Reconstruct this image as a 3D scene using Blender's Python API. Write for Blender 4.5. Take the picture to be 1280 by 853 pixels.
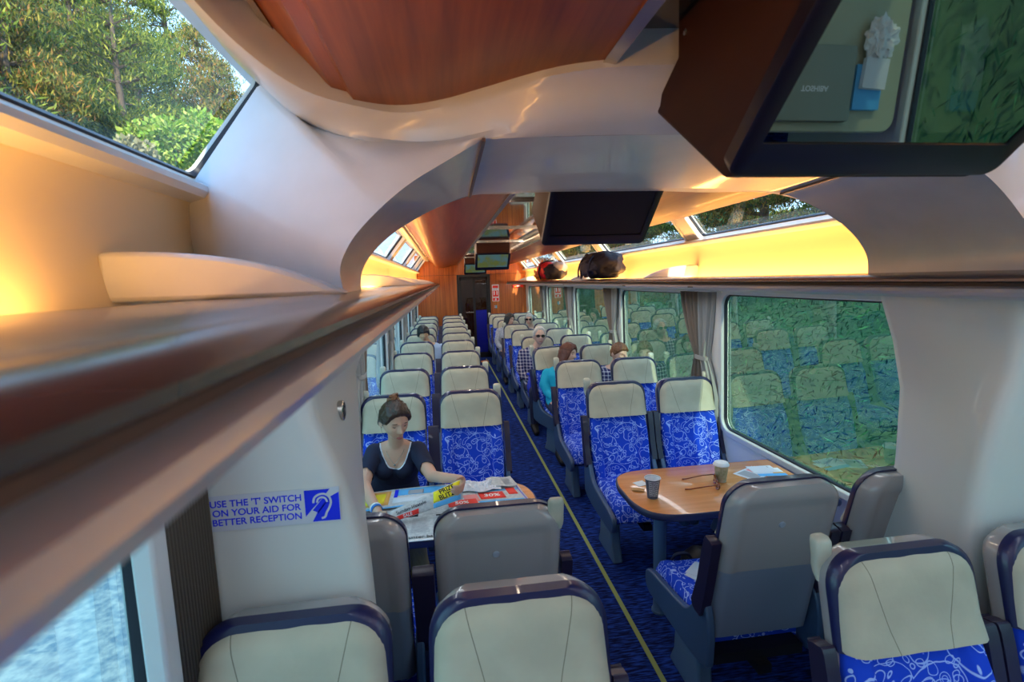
import bpy, bmesh, math, random
from math import sin, cos, pi, radians, sqrt, atan2, exp, tan
from mathutils import Vector, Matrix, noise

for o in list(bpy.data.objects):
    bpy.data.objects.remove(o)
SC = bpy.context.scene
COL = SC.collection
CX = 0.70           # centre line of the carriage
HC = 1.95           # camera height above the floor

# ------------------------------------------------------------------ camera
cam_d = bpy.data.cameras.new('camera')
cam = bpy.data.objects.new('camera', cam_d); COL.objects.link(cam)
th, ph, ro = radians(7.5371), radians(7.0007), radians(1.8)
R0 = Vector((cos(th), -sin(th), 0)); F0 = Vector((sin(th)*cos(ph), cos(th)*cos(ph), -sin(ph)))
U0 = Vector((sin(th)*sin(ph), cos(th)*sin(ph), cos(ph)))
RR = R0*cos(ro) - U0*sin(ro); UU = R0*sin(ro) + U0*cos(ro)
cam.matrix_world = Matrix(((RR.x, UU.x, -F0.x, 0), (RR.y, UU.y, -F0.y, 0), (RR.z, UU.z, -F0.z, HC), (0, 0, 0, 1)))
cam_d.sensor_width = 36; cam_d.lens = 620*36/1280
cam_d.clip_start = 0.01; cam_d.clip_end = 300
cam_d.dof.use_dof = True; cam_d.dof.focus_distance = 3.4; cam_d.dof.aperture_fstop = 5.0
SC.camera = cam

# ------------------------------------------------------------------ light
SC.view_settings.view_transform = 'Standard'; SC.view_settings.look = 'None'
SC.view_settings.gamma = 1; SC.view_settings.use_curve_mapping = False
SC.view_settings.exposure = 0.18
W = bpy.data.worlds.new('sky'); SC.world = W; W.use_nodes = True
nt = W.node_tree; nt.nodes.clear()
wo = nt.nodes.new('ShaderNodeOutputWorld'); bg = nt.nodes.new('ShaderNodeBackground')
tc = nt.nodes.new('ShaderNodeTexCoord'); sx = nt.nodes.new('ShaderNodeSeparateXYZ')
rp = nt.nodes.new('ShaderNodeValToRGB')
rp.color_ramp.elements[0].position = 0.0; rp.color_ramp.elements[0].color = (0.50, 0.72, 0.90, 1)
rp.color_ramp.elements[1].position = 0.9; rp.color_ramp.elements[1].color = (0.24, 0.48, 0.90, 1)
nt.links.new(tc.outputs['Generated'], sx.inputs[0]); nt.links.new(sx.outputs['Z'], rp.inputs[0])
nt.links.new(rp.outputs[0], bg.inputs[0]); bg.inputs[1].default_value = 3.0
nt.links.new(bg.outputs[0], wo.inputs[0])

def lamp(name, kind, loc, energy, color, size=None, aim=None, spread=None):
    d = bpy.data.lights.new(name, kind); d.energy = energy; d.color = color
    if kind == 'AREA':
        d.shape = 'RECTANGLE'; d.size, d.size_y = size
        if spread: d.spread = radians(spread)
    o = bpy.data.objects.new(name, d); COL.objects.link(o); o.location = loc
    if aim is not None:
        o.rotation_euler = Vector(aim).to_track_quat('-Z', 'Y').to_euler()
    return o
sun = lamp('sun', 'SUN', (0, 0, 20), 9.0, (1.0, 0.84, 0.60), aim=(-0.13, 0.90, -0.50)); sun.data.angle = radians(1.0)
WARM = (1.0, 0.46, 0.11)
# strip lamps in the cove between each rack and the wall, added fill strips under the racks and along the ceiling channel
def strip(name, x, y0, y1, z, w, e, col, aim, spread=None):
    n = max(1, round((y1-y0)/4.0)); L = (y1-y0)/n
    for i in range(n):
        o = lamp(name, 'AREA', (x, y0+L*(i+.5), z), e*L, col, (w, L*.98), None, spread)
        ax = Vector(aim).normalized(); yv = Vector((0, 1, 0)); xv = yv.cross(-ax).normalized()
        o.matrix_world = Matrix(((xv.x, 0, -ax.x, x), (xv.y, 1, -ax.y, y0+L*(i+.5)), (xv.z, 0, -ax.z, z), (0, 0, 0, 1)))
for s in (-1, 1):
    strip('cove_strip_light', CX+s*1.265, -1.4, .88, 1.90, .05, 6.5, WARM, (s*0.10, 0, 1))
    strip('cove_strip_light', CX+s*1.265, 1.85, 12.4, 1.90, .05, 7.2, WARM, (s*0.10, 0, 1))
    strip('rack_fill_light', CX+s*1.02, -1.3, 1.15, 1.842, .10, 2.2, (0.84, 0.92, 1.0), (-s*.25, 0, -1))  # invented fill below the racks that brightens the seats
    strip('rack_fill_light', CX+s*1.02, 1.85, 12.3, 1.842, .10, 2.8, (0.90, 0.95, 1.0), (-s*.25, 0, -1))
    strip('channel_fill_light', CX+s*0.305, 2.75, 12.4, 2.434, .016, 2.2, (1.0, 0.80, 0.60), (-s*.3, 0, -1))  # made-up fill over the aisle, set in the channel edges
    strip('channel_fill_light', CX+s*0.305, -1.4, 0.40, 2.434, .016, 2.0, (0.95, 0.95, 1.0), (-s*.3, 0, -1))

# ------------------------------------------------------------------ materials
def mat(name, col, rough=.5, metal=0, coat=0, bump=None, spec=.5, emit=None, trans=0, var=None):
    m = bpy.data.materials.new(name); m.use_nodes = True
    n = m.node_tree; b = n.nodes['Principled BSDF']
    b.inputs['Base Color'].default_value = (*col, 1); b.inputs['Roughness'].default_value = rough
    b.inputs['Metallic'].default_value = metal; b.inputs['Coat Weight'].default_value = coat
    b.inputs['Specular IOR Level'].default_value = spec; b.inputs['Transmission Weight'].default_value = trans
    if emit: b.inputs['Emission Color'].default_value = (*emit[0], 1); b.inputs['Emission Strength'].default_value = emit[1]
    if bump or var:
        t = n.nodes.new('ShaderNodeTexCoord')
    if bump:
        z = n.nodes.new('ShaderNodeTexNoise'); z.inputs['Scale'].default_value = bump[0]; z.inputs['Detail'].default_value = 4
        q = n.nodes.new('ShaderNodeBump'); q.inputs['Strength'].default_value = bump[1]; q.inputs['Distance'].default_value = bump[2] if len(bump) > 2 else .002
        n.links.new(t.outputs['Object'], z.inputs['Vector']); n.links.new(z.outputs['Fac'], q.inputs['Height']); n.links.new(q.outputs[0], b.inputs['Normal'])
    if var:   # second colour, scale
        z = n.nodes.new('ShaderNodeTexNoise'); z.inputs['Scale'].default_value = var[1]; z.inputs['Detail'].default_value = 5
        r = n.nodes.new('ShaderNodeMix'); r.data_type = 'RGBA'; r.inputs[6].default_value = (*col, 1); r.inputs[7].default_value = (*var[0], 1)
        mp = n.nodes.new('ShaderNodeMapRange'); mp.inputs[1].default_value = .35; mp.inputs[2].default_value = .65
        n.links.new(t.outputs['Object'], z.inputs['Vector']); n.links.new(z.outputs['Fac'], mp.inputs[0]); n.links.new(mp.outputs[0], r.inputs[0]); n.links.new(r.outputs[2], b.inputs['Base Color'])
    return m

def math_(n, op, a, b=None, c=None):
    x = n.nodes.new('ShaderNodeMath'); x.operation = op
    for i, v in enumerate((a, b, c)):
        if v is None: continue
        if isinstance(v, (int, float)): x.inputs[i].default_value = v
        else: n.links.new(v, x.inputs[i])
    return x.outputs[0]

def fabric():
    m = mat('seat_fabric', (.02, .07, .5), .9, spec=.2, bump=(900, .3, .001)); n = m.node_tree; b = n.nodes['Principled BSDF']
    t = n.nodes.new('ShaderNodeTexCoord')
    nz = n.nodes.new('ShaderNodeTexNoise'); nz.inputs['Scale'].default_value = 9; nz.inputs['Detail'].default_value = 1.5
    n.links.new(t.outputs['Object'], nz.inputs['Vector'])
    vm = n.nodes.new('ShaderNodeVectorMath'); vm.operation = 'SCALE'; vm.inputs[3].default_value = .08
    n.links.new(nz.outputs['Color'], vm.inputs[0])
    va = n.nodes.new('ShaderNodeVectorMath'); va.operation = 'ADD'
    n.links.new(t.outputs['Object'], va.inputs[0]); n.links.new(vm.outputs[0], va.inputs[1])
    tot = None
    for sc, rads, w in ((8, (.40,), .016), (17, (.34,), .032), (27, (.30,), .050), (5.0, (.26, .50), .0105)):
        v = n.nodes.new('ShaderNodeTexVoronoi'); v.inputs['Scale'].default_value = sc
        n.links.new(va.outputs[0], v.inputs['Vector'])
        for r in rads:
            d = math_(n, 'ABSOLUTE', math_(n, 'SUBTRACT', v.outputs['Distance'], r))
            k = math_(n, 'SUBTRACT', 1.0, math_(n, 'MINIMUM', math_(n, 'DIVIDE', d, w), 1.0))
            k = math_(n, 'MINIMUM', math_(n, 'MULTIPLY', k, 1.8), 1.0)
            tot = k if tot is None else math_(n, 'MAXIMUM', tot, k)
    r = n.nodes.new('ShaderNodeMix'); r.data_type = 'RGBA'; r.inputs[6].default_value = (.012, .065, .66, 1); r.inputs[7].default_value = (.40, .54, 1.0, 1)
    n.links.new(tot, r.inputs[0]); n.links.new(r.outputs[2], b.inputs['Base Color'])
    return m

def leather():
    m = mat('cream_leather', (.53, .50, .385), .55, bump=(60, .25, .002), var=((.46, .435, .335), 9)); n = m.node_tree; b = n.nodes['Principled BSDF']
    t = n.nodes.new('ShaderNodeTexCoord'); s = n.nodes.new('ShaderNodeSeparateXYZ'); n.links.new(t.outputs['Object'], s.inputs[0])
    # stitched seams: |x| = .085 + (z-.93)*.2
    x = math_(n, 'ABSOLUTE', s.outputs['X']); l = math_(n, 'MULTIPLY_ADD', math_(n, 'SUBTRACT', s.outputs['Z'], .93), .25, .085)
    d = math_(n, 'ABSOLUTE', math_(n, 'SUBTRACT', x, l)); k = math_(n, 'LESS_THAN', d, .0013)
    src = b.inputs['Base Color'].links[0].from_socket
    r = n.nodes.new('ShaderNodeMix'); r.data_type = 'RGBA'; n.links.new(src, r.inputs[6]); r.inputs[7].default_value = (.2, .18, .13, 1)
    n.links.new(k, r.inputs[0]); n.links.new(r.outputs[2], b.inputs['Base Color'])
    return m

def wood(name, c1, c2, axis, rough=.28, plank=None, scale=6, coat=.3):
    m = mat(name, c1, rough, coat=coat); n = m.node_tree; b = n.nodes['Principled BSDF']
    t = n.nodes.new('ShaderNodeTexCoord'); mp = n.nodes.new('ShaderNodeMapping')
    sc = [scale*6, scale*6, scale*6]; sc[axis] = scale*.25
    mp.inputs['Scale'].default_value = sc; n.links.new(t.outputs['Object'], mp.inputs[0])
    z = n.nodes.new('ShaderNodeTexNoise'); z.inputs['Scale'].default_value = 1; z.inputs['Detail'].default_value = 8; z.inputs['Roughness'].default_value = .65
    n.links.new(mp.outputs[0], z.inputs['Vector'])
    q = n.nodes.new('ShaderNodeMapRange'); q.inputs[1].default_value = .32; q.inputs[2].default_value = .68; n.links.new(z.outputs['Fac'], q.inputs[0])
    r = n.nodes.new('ShaderNodeMix'); r.data_type = 'RGBA'; r.inputs[6].default_value = (*c1, 1); r.inputs[7].default_value = (*c2, 1)
    n.links.new(q.outputs[0], r.inputs[0]); out = r.outputs[2]
    if plank:
        s = n.nodes.new('ShaderNodeSeparateXYZ'); n.links.new(t.outputs['Object'], s.inputs[0])
        f = math_(n, 'FRACT', math_(n, 'DIVIDE', s.outputs[plank[0]], plank[1])); k = math_(n, 'LESS_THAN', f, .06)
        r2 = n.nodes.new('ShaderNodeMix'); r2.data_type = 'RGBA'; n.links.new(out, r2.inputs[6]); r2.inputs[7].default_value = (c2[0]*.4, c2[1]*.4, c2[2]*.4, 1)
        n.links.new(k, r2.inputs[0]); out = r2.outputs[2]
    n.links.new(out, b.inputs['Base Color'])
    return m

def glass(name, tint, ior=1.5, boost=1.0, rough=.0):
    m = bpy.data.materials.new(name); m.use_nodes = True; n = m.node_tree; n.nodes.clear()
    o = n.nodes.new('ShaderNodeOutputMaterial'); mx = n.nodes.new('ShaderNodeMixShader')
    tr = n.nodes.new('ShaderNodeBsdfTransparent'); tr.inputs[0].default_value = (*tint, 1)
    gl = n.nodes.new('ShaderNodeBsdfGlossy'); gl.inputs['Roughness'].default_value = rough; gl.inputs['Color'].default_value = (.95, 1, .98, 1)
    fr = n.nodes.new('ShaderNodeLayerWeight'); fr.inputs[0].default_value = .5
    f = math_(n, 'MULTIPLY_ADD', math_(n, 'POWER', fr.outputs['Facing'], ior), boost, .05)
    n.links.new(f, mx.inputs[0]); n.links.new(tr.outputs[0], mx.inputs[1]); n.links.new(gl.outputs[0], mx.inputs[2]); n.links.new(mx.outputs[0], o.inputs[0])
    return m

def carpet():
    m = mat('carpet', (.006, .012, .10), .95, spec=.1); n = m.node_tree; b = n.nodes['Principled BSDF']
    t = n.nodes.new('ShaderNodeTexCoord'); mp = n.nodes.new('ShaderNodeMapping'); mp.inputs['Scale'].default_value = (14, 90, 1)
    z = n.nodes.new('ShaderNodeTexNoise'); z.inputs['Scale'].default_value = 1; z.inputs['Detail'].default_value = 3
    n.links.new(t.outputs['Object'], mp.inputs[0]); n.links.new(mp.outputs[0], z.inputs['Vector'])
    r = n.nodes.new('ShaderNodeValToRGB'); r.color_ramp.elements[0].position = .42; r.color_ramp.elements[0].color = (.006, .012, .07, 1)
    r.color_ramp.elements[1].position = .68; r.color_ramp.elements[1].color = (.02, .08, .50, 1)
    n.links.new(z.outputs['Fac'], r.inputs[0]); n.links.new(r.outputs[0], b.inputs['Base Color'])
    return m

def leafmat(name, cols, trans=.25):
    m = bpy.data.materials.new(name); m.use_nodes = True; n = m.node_tree; b = n.nodes['Principled BSDF']
    g = n.nodes.new('ShaderNodeNewGeometry'); r = n.nodes.new('ShaderNodeValToRGB')
    while len(r.color_ramp.elements) < len(cols): r.color_ramp.elements.new(.5)
    for i, c in enumerate(cols):
        r.color_ramp.elements[i].position = i/(len(cols)-1); r.color_ramp.elements[i].color = (*c, 1)
    n.links.new(g.outputs['Random Per Island'], r.inputs[0]); n.links.new(r.outputs[0], b.inputs['Base Color'])
    b.inputs['Roughness'].default_value = .6; b.inputs['Specular IOR Level'].default_value = .2
    tl = n.nodes.new('ShaderNodeBsdfTranslucent'); n.links.new(r.outputs[0], tl.inputs[0])
    mx = n.nodes.new('ShaderNodeMixShader'); mx.inputs[0].default_value = trans
    n.links.new(b.outputs[0], mx.inputs[1]); n.links.new(tl.outputs[0], mx.inputs[2]); n.links.new(mx.outputs[0], n.nodes['Material Output'].inputs[0])
    return m

def plaid():
    m = mat('plaid_cotton', (.02, .03, .10), .85); n = m.node_tree; b = n.nodes['Principled BSDF']
    t = n.nodes.new('ShaderNodeTexCoord'); s = n.nodes.new('ShaderNodeSeparateXYZ'); n.links.new(t.outputs['Object'], s.inputs[0])
    k1 = math_(n, 'LESS_THAN', math_(n, 'FRACT', math_(n, 'MULTIPLY', s.outputs['X'], 24)), .28)
    k2 = math_(n, 'LESS_THAN', math_(n, 'FRACT', math_(n, 'MULTIPLY', s.outputs['Z'], 24)), .28)
    k = math_(n, 'MULTIPLY', math_(n, 'ADD', k1, k2), .5)
    r = n.nodes.new('ShaderNodeMix'); r.data_type = 'RGBA'; r.inputs[6].default_value = (.015, .02, .12, 1); r.inputs[7].default_value = (.62, .62, .72, 1)
    n.links.new(k, r.inputs[0]); n.links.new(r.outputs[2], b.inputs['Base Color'])
    return m

M = dict(
 fabric=fabric(), leather=leather(), carpet=carpet(), plaid=plaid(),
 piping=mat('navy_piping', (.012, .014, .075), .35, coat=.3),
 shell=mat('grey_shell', (.38, .37, .38), .22, coat=.6, bump=(400, .05)),
 shell_low=mat('grey_lower_shell', (.21, .26, .36), .55, bump=(500, .6, .0015)),
 side=mat('bluegrey_side', (.05, .10, .20), .4, coat=.2, bump=(300, .1)),
 ped=mat('bluegrey_pedestal', (.10, .19, .32), .4, coat=.2),
 arm=mat('navy_armrest', (.02, .015, .045), .4, coat=.2),
 handle=mat('cream_handle', (.50, .52, .44), .35, coat=.2),
 black=mat('black_metal', (.008, .008, .012), .5),
 badge=mat('grey_badge', (.33, .38, .48), .5),
 wallc=mat('cream_panel', (.68, .71, .70), .38, coat=.15, bump=(80, .04)),
 portal=mat('portal_panel', (.60, .63, .67), .30, coat=.25, bump=(25, .05, .004), var=((.55, .58, .61), 6)),
 cove=mat('cove_panel', (.72, .62, .42), .5),
 trim=mat('window_trim', (.62, .66, .68), .35, coat=.2),
 gasket=mat('black_gasket', (.006, .008, .02), .5),
 rackm=mat('rack_top', (.10, .075, .075), .25, metal=.4, coat=.15),
 rackl=mat('rack_lip', (.42, .43, .48), .28, metal=.15, coat=.2),
 rackd=mat('rack_groove', (.14, .10, .085), .4), doorblue=mat('blue_door_panel', (.01, .015, .35), .2, coat=.4),
 racku=mat('rack_underside', (.42, .45, .46), .4),
 ceilw=wood('ceiling_wood', (.30, .078, .010), (.15, .032, .004), 1, .36, scale=5, coat=.05),
 endw=wood('end_wall_wood', (.58, .17, .025), (.33, .075, .012), 2, .35, plank=('X', .118), scale=4, coat=.3),
 tablew=wood('table_wood', (.74, .31, .10), (.60, .22, .06), 0, .24, scale=5, coat=.4),
 tedge=mat('table_edge', (.03, .035, .09), .4),
 trough=mat('ceiling_gloss', (.10, .055, .035), .08, metal=.35, coat=1),
 metal=mat('brushed_metal', (.55, .52, .48), .25, metal=.9),
 tvbody=mat('screen_housing', (.035, .011, .006), .65, bump=(600, .3, .0008), spec=.2),
 tvbezel=mat('screen_bezel', (.006, .004, .010), .38, spec=.35),
 tvglass=mat('screen_glass', (.24, .24, .21), .02, metal=1), tvoff=mat('matt_screen', (.006, .003, .003), .38, spec=.4),
 glass_r=glass('side_glass', (.62, .90, .78), 1.7, .85),
 glass_s=glass('roof_glass', (.86, .95, .97), 4.0, .8),
 glass_d=glass('door_glass', (.30, .34, .40), 3, .8),
 line=mat('aisle_line', (.30, .40, .13), .6),
 curtain=mat('curtain_cloth', (.20, .17, .145), .9, spec=.1),
 curtain2=mat('curtain_lining', (.34, .36, .36), .9, spec=.1),
 pleat=mat('pleated_cloth', (.10, .085, .07), .9, spec=.1),
 white=mat('white_plastic', (.80, .82, .85), .4), paper=mat('paper', (.72, .76, .82), .8),
 news=mat('newsprint', (.62, .64, .64), .85, var=((.48, .50, .52), 60)),
 ink=mat('black_ink', (.015, .015, .03), .8), blueink=mat('blue_ink', (.0, .02, .85), .6), red=mat('red_print', (.85, .03, .02), .6),
 yellow=mat('yellow_print', (.88, .78, .02), .6), cyan=mat('cyan_print', (.10, .45, .85), .6), orange=mat('orange_print', (.80, .42, .10), .6),
 greyp=mat('grey_print', (.36, .38, .42), .8), pinkp=mat('pink_print', (.85, .30, .30), .8),
)
# ------------------------------------------------------------------ building helpers
def finish(name, bm, m, parent=None, smooth=True, ang=35, bevel=None, subsurf=0):
    me = bpy.data.meshes.new(name)
    bmesh.ops.recalc_face_normals(bm, faces=bm.faces[:])
    bm.to_mesh(me); bm.free()
    if isinstance(m, str): m = M[m]
    me.materials.append(m)
    for p in me.polygons: p.use_smooth = smooth
    if smooth and ang < 180:
        try: me.set_sharp_from_angle(angle=radians(ang))
        except Exception: pass
    o = bpy.data.objects.new(name, me); COL.objects.link(o)
    if parent is not None: o.parent = parent
    if bevel:
        b = o.modifiers.new('bevel', 'BEVEL'); b.width = bevel[0]; b.segments = bevel[1]; b.limit_method = 'ANGLE'; b.angle_limit = radians(40)
        for p in me.polygons: p.use_smooth = True
    if subsurf:
        s = o.modifiers.new('sub', 'SUBSURF'); s.levels = subsurf; s.render_levels = subsurf
    return o
def thing(name, label, cat, loc=(0, 0, 0), rz=0, group=None):
    o = bpy.data.objects.new(name, None); COL.objects.link(o); o.empty_display_size = .1
    o.location = loc; o.rotation_euler = (0, 0, rz); return tag(o, label, cat, group)
def tag(o, label, cat, group=None):
    o['label'] = label; o['category'] = cat
    if group: o['group'] = group
    return o
def struct(name, bm, m, **k):
    o = finish(name, bm, m, **k); o['kind'] = 'structure'; return o
def sempty(name):
    o = bpy.data.objects.new(name, None); COL.objects.link(o); o['kind'] = 'structure'; return o
def dup(root, loc, rz=0, label=None, group=None):
    r = root.copy(); COL.objects.link(r); r.location = loc; r.rotation_euler = (0, 0, rz)
    if label: r['label'] = label
    if group: r['group'] = group
    for ch in list(root.children):
        c = ch.copy(); COL.objects.link(c); c.parent = r
        for g in list(ch.children):
            d = g.copy(); COL.objects.link(d); d.parent = c
    return r
def box(bm, x0, x1, y0, y1, z0, z1, mx=None):
    v = [bm.verts.new((x, y, z)) for x in (x0, x1) for y in (y0, y1) for z in (z0, z1)]
    if mx is not None:
        for q in v: q.co = mx @ q.co
    for f in ((0, 1, 3, 2), (4, 6, 7, 5), (0, 4, 5, 1), (2, 3, 7, 6), (0, 2, 6, 4), (1, 5, 7, 3)):
        bm.faces.new([v[i] for i in f])
def quad(bm, *p):
    return bm.faces.new([bm.verts.new(q) for q in p])
def loft(bm, rings, closed=True, cap=True):
    vs = [[bm.verts.new(p) for p in r] for r in rings]
    n = len(rings[0])
    for a, b in zip(vs, vs[1:]):
        for i in range(n if closed else n-1):
            j = (i+1) % n
            bm.faces.new((a[i], a[j], b[j], b[i]))
    if closed and cap:
        bm.faces.new(vs[0][::-1]); bm.faces.new(vs[-1])
    return vs
def tube(bm, pts, r, n=10, cap=True):
    pts = [Vector(p) for p in pts]; rings = []
    for i, p in enumerate(pts):
        d = (pts[min(i+1, len(pts)-1)] - pts[max(i-1, 0)]).normalized()
        u = d.cross(Vector((0, 0, 1)))
        if u.length < .05: u = d.cross(Vector((0, 1, 0)))
        u.normalize(); w = d.cross(u); rr = r[i] if isinstance(r, (list, tuple)) else r
        rings.append([p + (u*cos(2*pi*k/n) + w*sin(2*pi*k/n))*rr for k in range(n)])
    loft(bm, rings, True, cap)
def lathe(bm, prof, c=(0, 0, 0), n=28):
    rings = [[(c[0]+r*cos(2*pi*k/n), c[1]+r*sin(2*pi*k/n), c[2]+z) for k in range(n)] for r, z in prof]
    loft(bm, rings)
def prism(bm, poly, y0, y1, ax='y'):
    """poly is a list of 2D points; extruded along an axis"""
    def P(a, b, t): return {'y': (a, t, b), 'x': (t, a, b), 'z': (a, b, t)}[ax]
    loft(bm, [[P(a, b, y0) for a, b in poly], [P(a, b, y1) for a, b in poly]])
def rrect(w, h, r, n=6, cx=0, cy=0):
    out = []
    for (sx_, sy_, a0) in ((1, 1, 0), (-1, 1, 90), (-1, -1, 180), (1, -1, 270)):
        for k in range(n+1):
            a = radians(a0 + 90*k/n); out.append((cx+sx_*(w/2-r)+r*cos(a), cy+sy_*(h/2-r)+r*sin(a)))
    return out
_fonts = {}
def lettering(name, body, size, m, parent, mx, ext=.0004, align='CENTER', bold=False):
    c = bpy.data.curves.new(name, 'FONT'); c.body = body; c.size = size; c.extrude = ext; c.align_x = align; c.align_y = 'CENTER'
    if bold: c.offset = size*.018
    t = bpy.data.objects.new('tmp', c); COL.objects.link(t)
    dg = bpy.context.evaluated_depsgraph_get(); me = bpy.data.meshes.new_from_object(t.evaluated_get(dg))
    bpy.data.objects.remove(t); bpy.data.curves.remove(c)
    me.name = name; me.materials.clear(); me.materials.append(M[m]); me.transform(mx)
    o = bpy.data.objects.new(name, me); COL.objects.link(o); o.parent = parent; return o
def lerp(a, b, t): return a + (b-a)*t
def interp(tab, x):
    if x <= tab[0][0]: return tab[0][1]
    for (a, u), (b, v) in zip(tab, tab[1:]):
        if x <= b: return lerp(u, v, (x-a)/(b-a))
    return tab[-1][1]
def smooth_pts(pts, n=6):
    """Catmull-Rom resample"""
    P = [Vector(p) for p in pts]; out = []
    for i in range(len(P)-1):
        p0, p1, p2, p3 = P[max(i-1, 0)], P[i], P[i+1], P[min(i+2, len(P)-1)]
        for k in range(n):
            t = k/n; out.append(.5*((2*p1)+(p2-p0)*t+(2*p0-5*p1+4*p2-p3)*t*t+(3*p1-p0-3*p2+p3)*t**3))
    out.append(P[-1]); return out

# ------------------------------------------------------------------ carriage shell
Y0, Y1 = -1.5, 12.6
bm = bmesh.new(); box(bm, CX-1.42, CX+1.42, Y0, Y1, -.05, 0); struct('floor', bm, 'carpet', smooth=False)
bm = bmesh.new(); box(bm, .9615-.013, .9615+.013, Y0, Y1-.3, 0, .003); struct('trim_1', bm, 'line', smooth=False)

WIN = [(-1.25, 1.12), (1.62, 3.50), (3.66, 5.66), (5.80, 7.80), (7.94, 9.94), (10.08, 12.2)]
SKY = [(-1.3, 1.53), (1.75, 3.80), (3.98, 6.10), (6.30, 8.40), (8.60, 10.70), (10.90, 12.3)]
Z0, Z1 = .74, 1.82
def wx(s, z): return CX + s*(1.38 - .02*(z-.74))
def skyp(t): return (lerp(1.345, 1.12, t), lerp(2.215, 2.50, t))   # (s, z) across the sloping roof window
for side, s in (('left', -1), ('right', 1)):
    bm = bmesh.new()
    # wall profile with a band of window openings and a band of sloping roof windows
    ys = sorted(set([Y0, Y1] + [y for w in WIN for y in w]))
    for a, b in zip(ys, ys[1:]):
        op = (a, b) in WIN
        prof = [(1.36, 0), (1.38, .30), (1.38, Z0)]
        for (p, q) in zip(prof, prof[1:]): quad(bm, (CX+s*p[0], a, p[1]), (CX+s*p[0], b, p[1]), (CX+s*q[0], b, q[1]), (CX+s*q[0], a, q[1]))
        if not op: quad(bm, (wx(s, Z0), a, Z0), (wx(s, Z0), b, Z0), (wx(s, Z1), b, Z1), (wx(s, Z1), a, Z1))
        quad(bm, (wx(s, Z1), a, Z1), (wx(s, Z1), b, Z1), (CX+s*1.33, b, 1.90), (CX+s*1.33, a, 1.90))
    bmesh.ops.remove_doubles(bm, verts=bm.verts, dist=.0001)
    o = struct('wall_'+side, bm, 'wallc', smooth=False)
    md = o.modifiers.new('t', 'SOLIDIFY'); md.thickness = .05; md.offset = 1 if s < 0 else 1
    # cove panel above the rack
    cp = [(1.33, 1.88), (1.34, 1.94), (1.355, 2.02), (1.365, 2.10), (1.36, 2.17), (1.345, 2.20)]
    bm = bmesh.new()
    loft(bm, [[(CX+s*p, y, z) for p, z in cp] + [(CX+s*1.44, y, 2.20), (CX+s*1.44, y, 1.88)] for y in (Y0, Y1)])
    struct('wall_'+side+'_cove', bm, 'cove')
    # sloping band between the roof windows
    bm = bmesh.new(); ys = sorted(set([Y0, Y1] + [y for w in SKY for y in w]))
    for a, b in zip(ys, ys[1:]):
        if (a, b) in SKY: continue
        prof = [skyp(0), skyp(.5), skyp(1)]; n = Vector((.285, .225)).normalized()
        prism_ = [prof[0], prof[1], prof[2], (prof[2][0]+n.x*.05, prof[2][1]+n.y*.05), (prof[0][0]+n.x*.05, prof[0][1]+n.y*.05)]
        loft(bm, [[(CX+s*p, y, z) for p, z in prism_] for y in (a, b)])
    struct('trim_2' if s < 0 else 'trim_3', bm, 'trim', bevel=(.012, 3))
    # roof window sill rail and head rail
    bm = bmesh.new()
    sp = [(1.30, 2.185), (1.29, 2.20), (1.295, 2.215), (1.33, 2.235), (1.40, 2.235), (1.40, 2.18), (1.345, 2.18)]
    loft(bm, [[(CX+s*p, y, z) for p, z in sp] for y in (Y0, Y1)])
    hp = [(1.13, 2.475), (1.10, 2.465), (1.06, 2.475), (1.045, 2.50), (1.045, 2.56), (1.16, 2.56), (1.16, 2.50)]
    loft(bm, [[(CX+s*p, y, z) for p, z in hp] for y in (Y0, Y1)])
    struct('trim_4' if s < 0 else 'trim_5', bm, 'portal')
    # ceiling slot with fixing clips along the head rail
    bm = bmesh.new()
    loft(bm, [[(CX+s*p, y, z) for p, z in ((1.035, 2.475), (1.02, 2.47), (1.02, 2.50), (1.035, 2.50))] for y in (Y0, Y1)])
    struct('trim_6' if s < 0 else 'trim_7', bm, 'metal')

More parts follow.
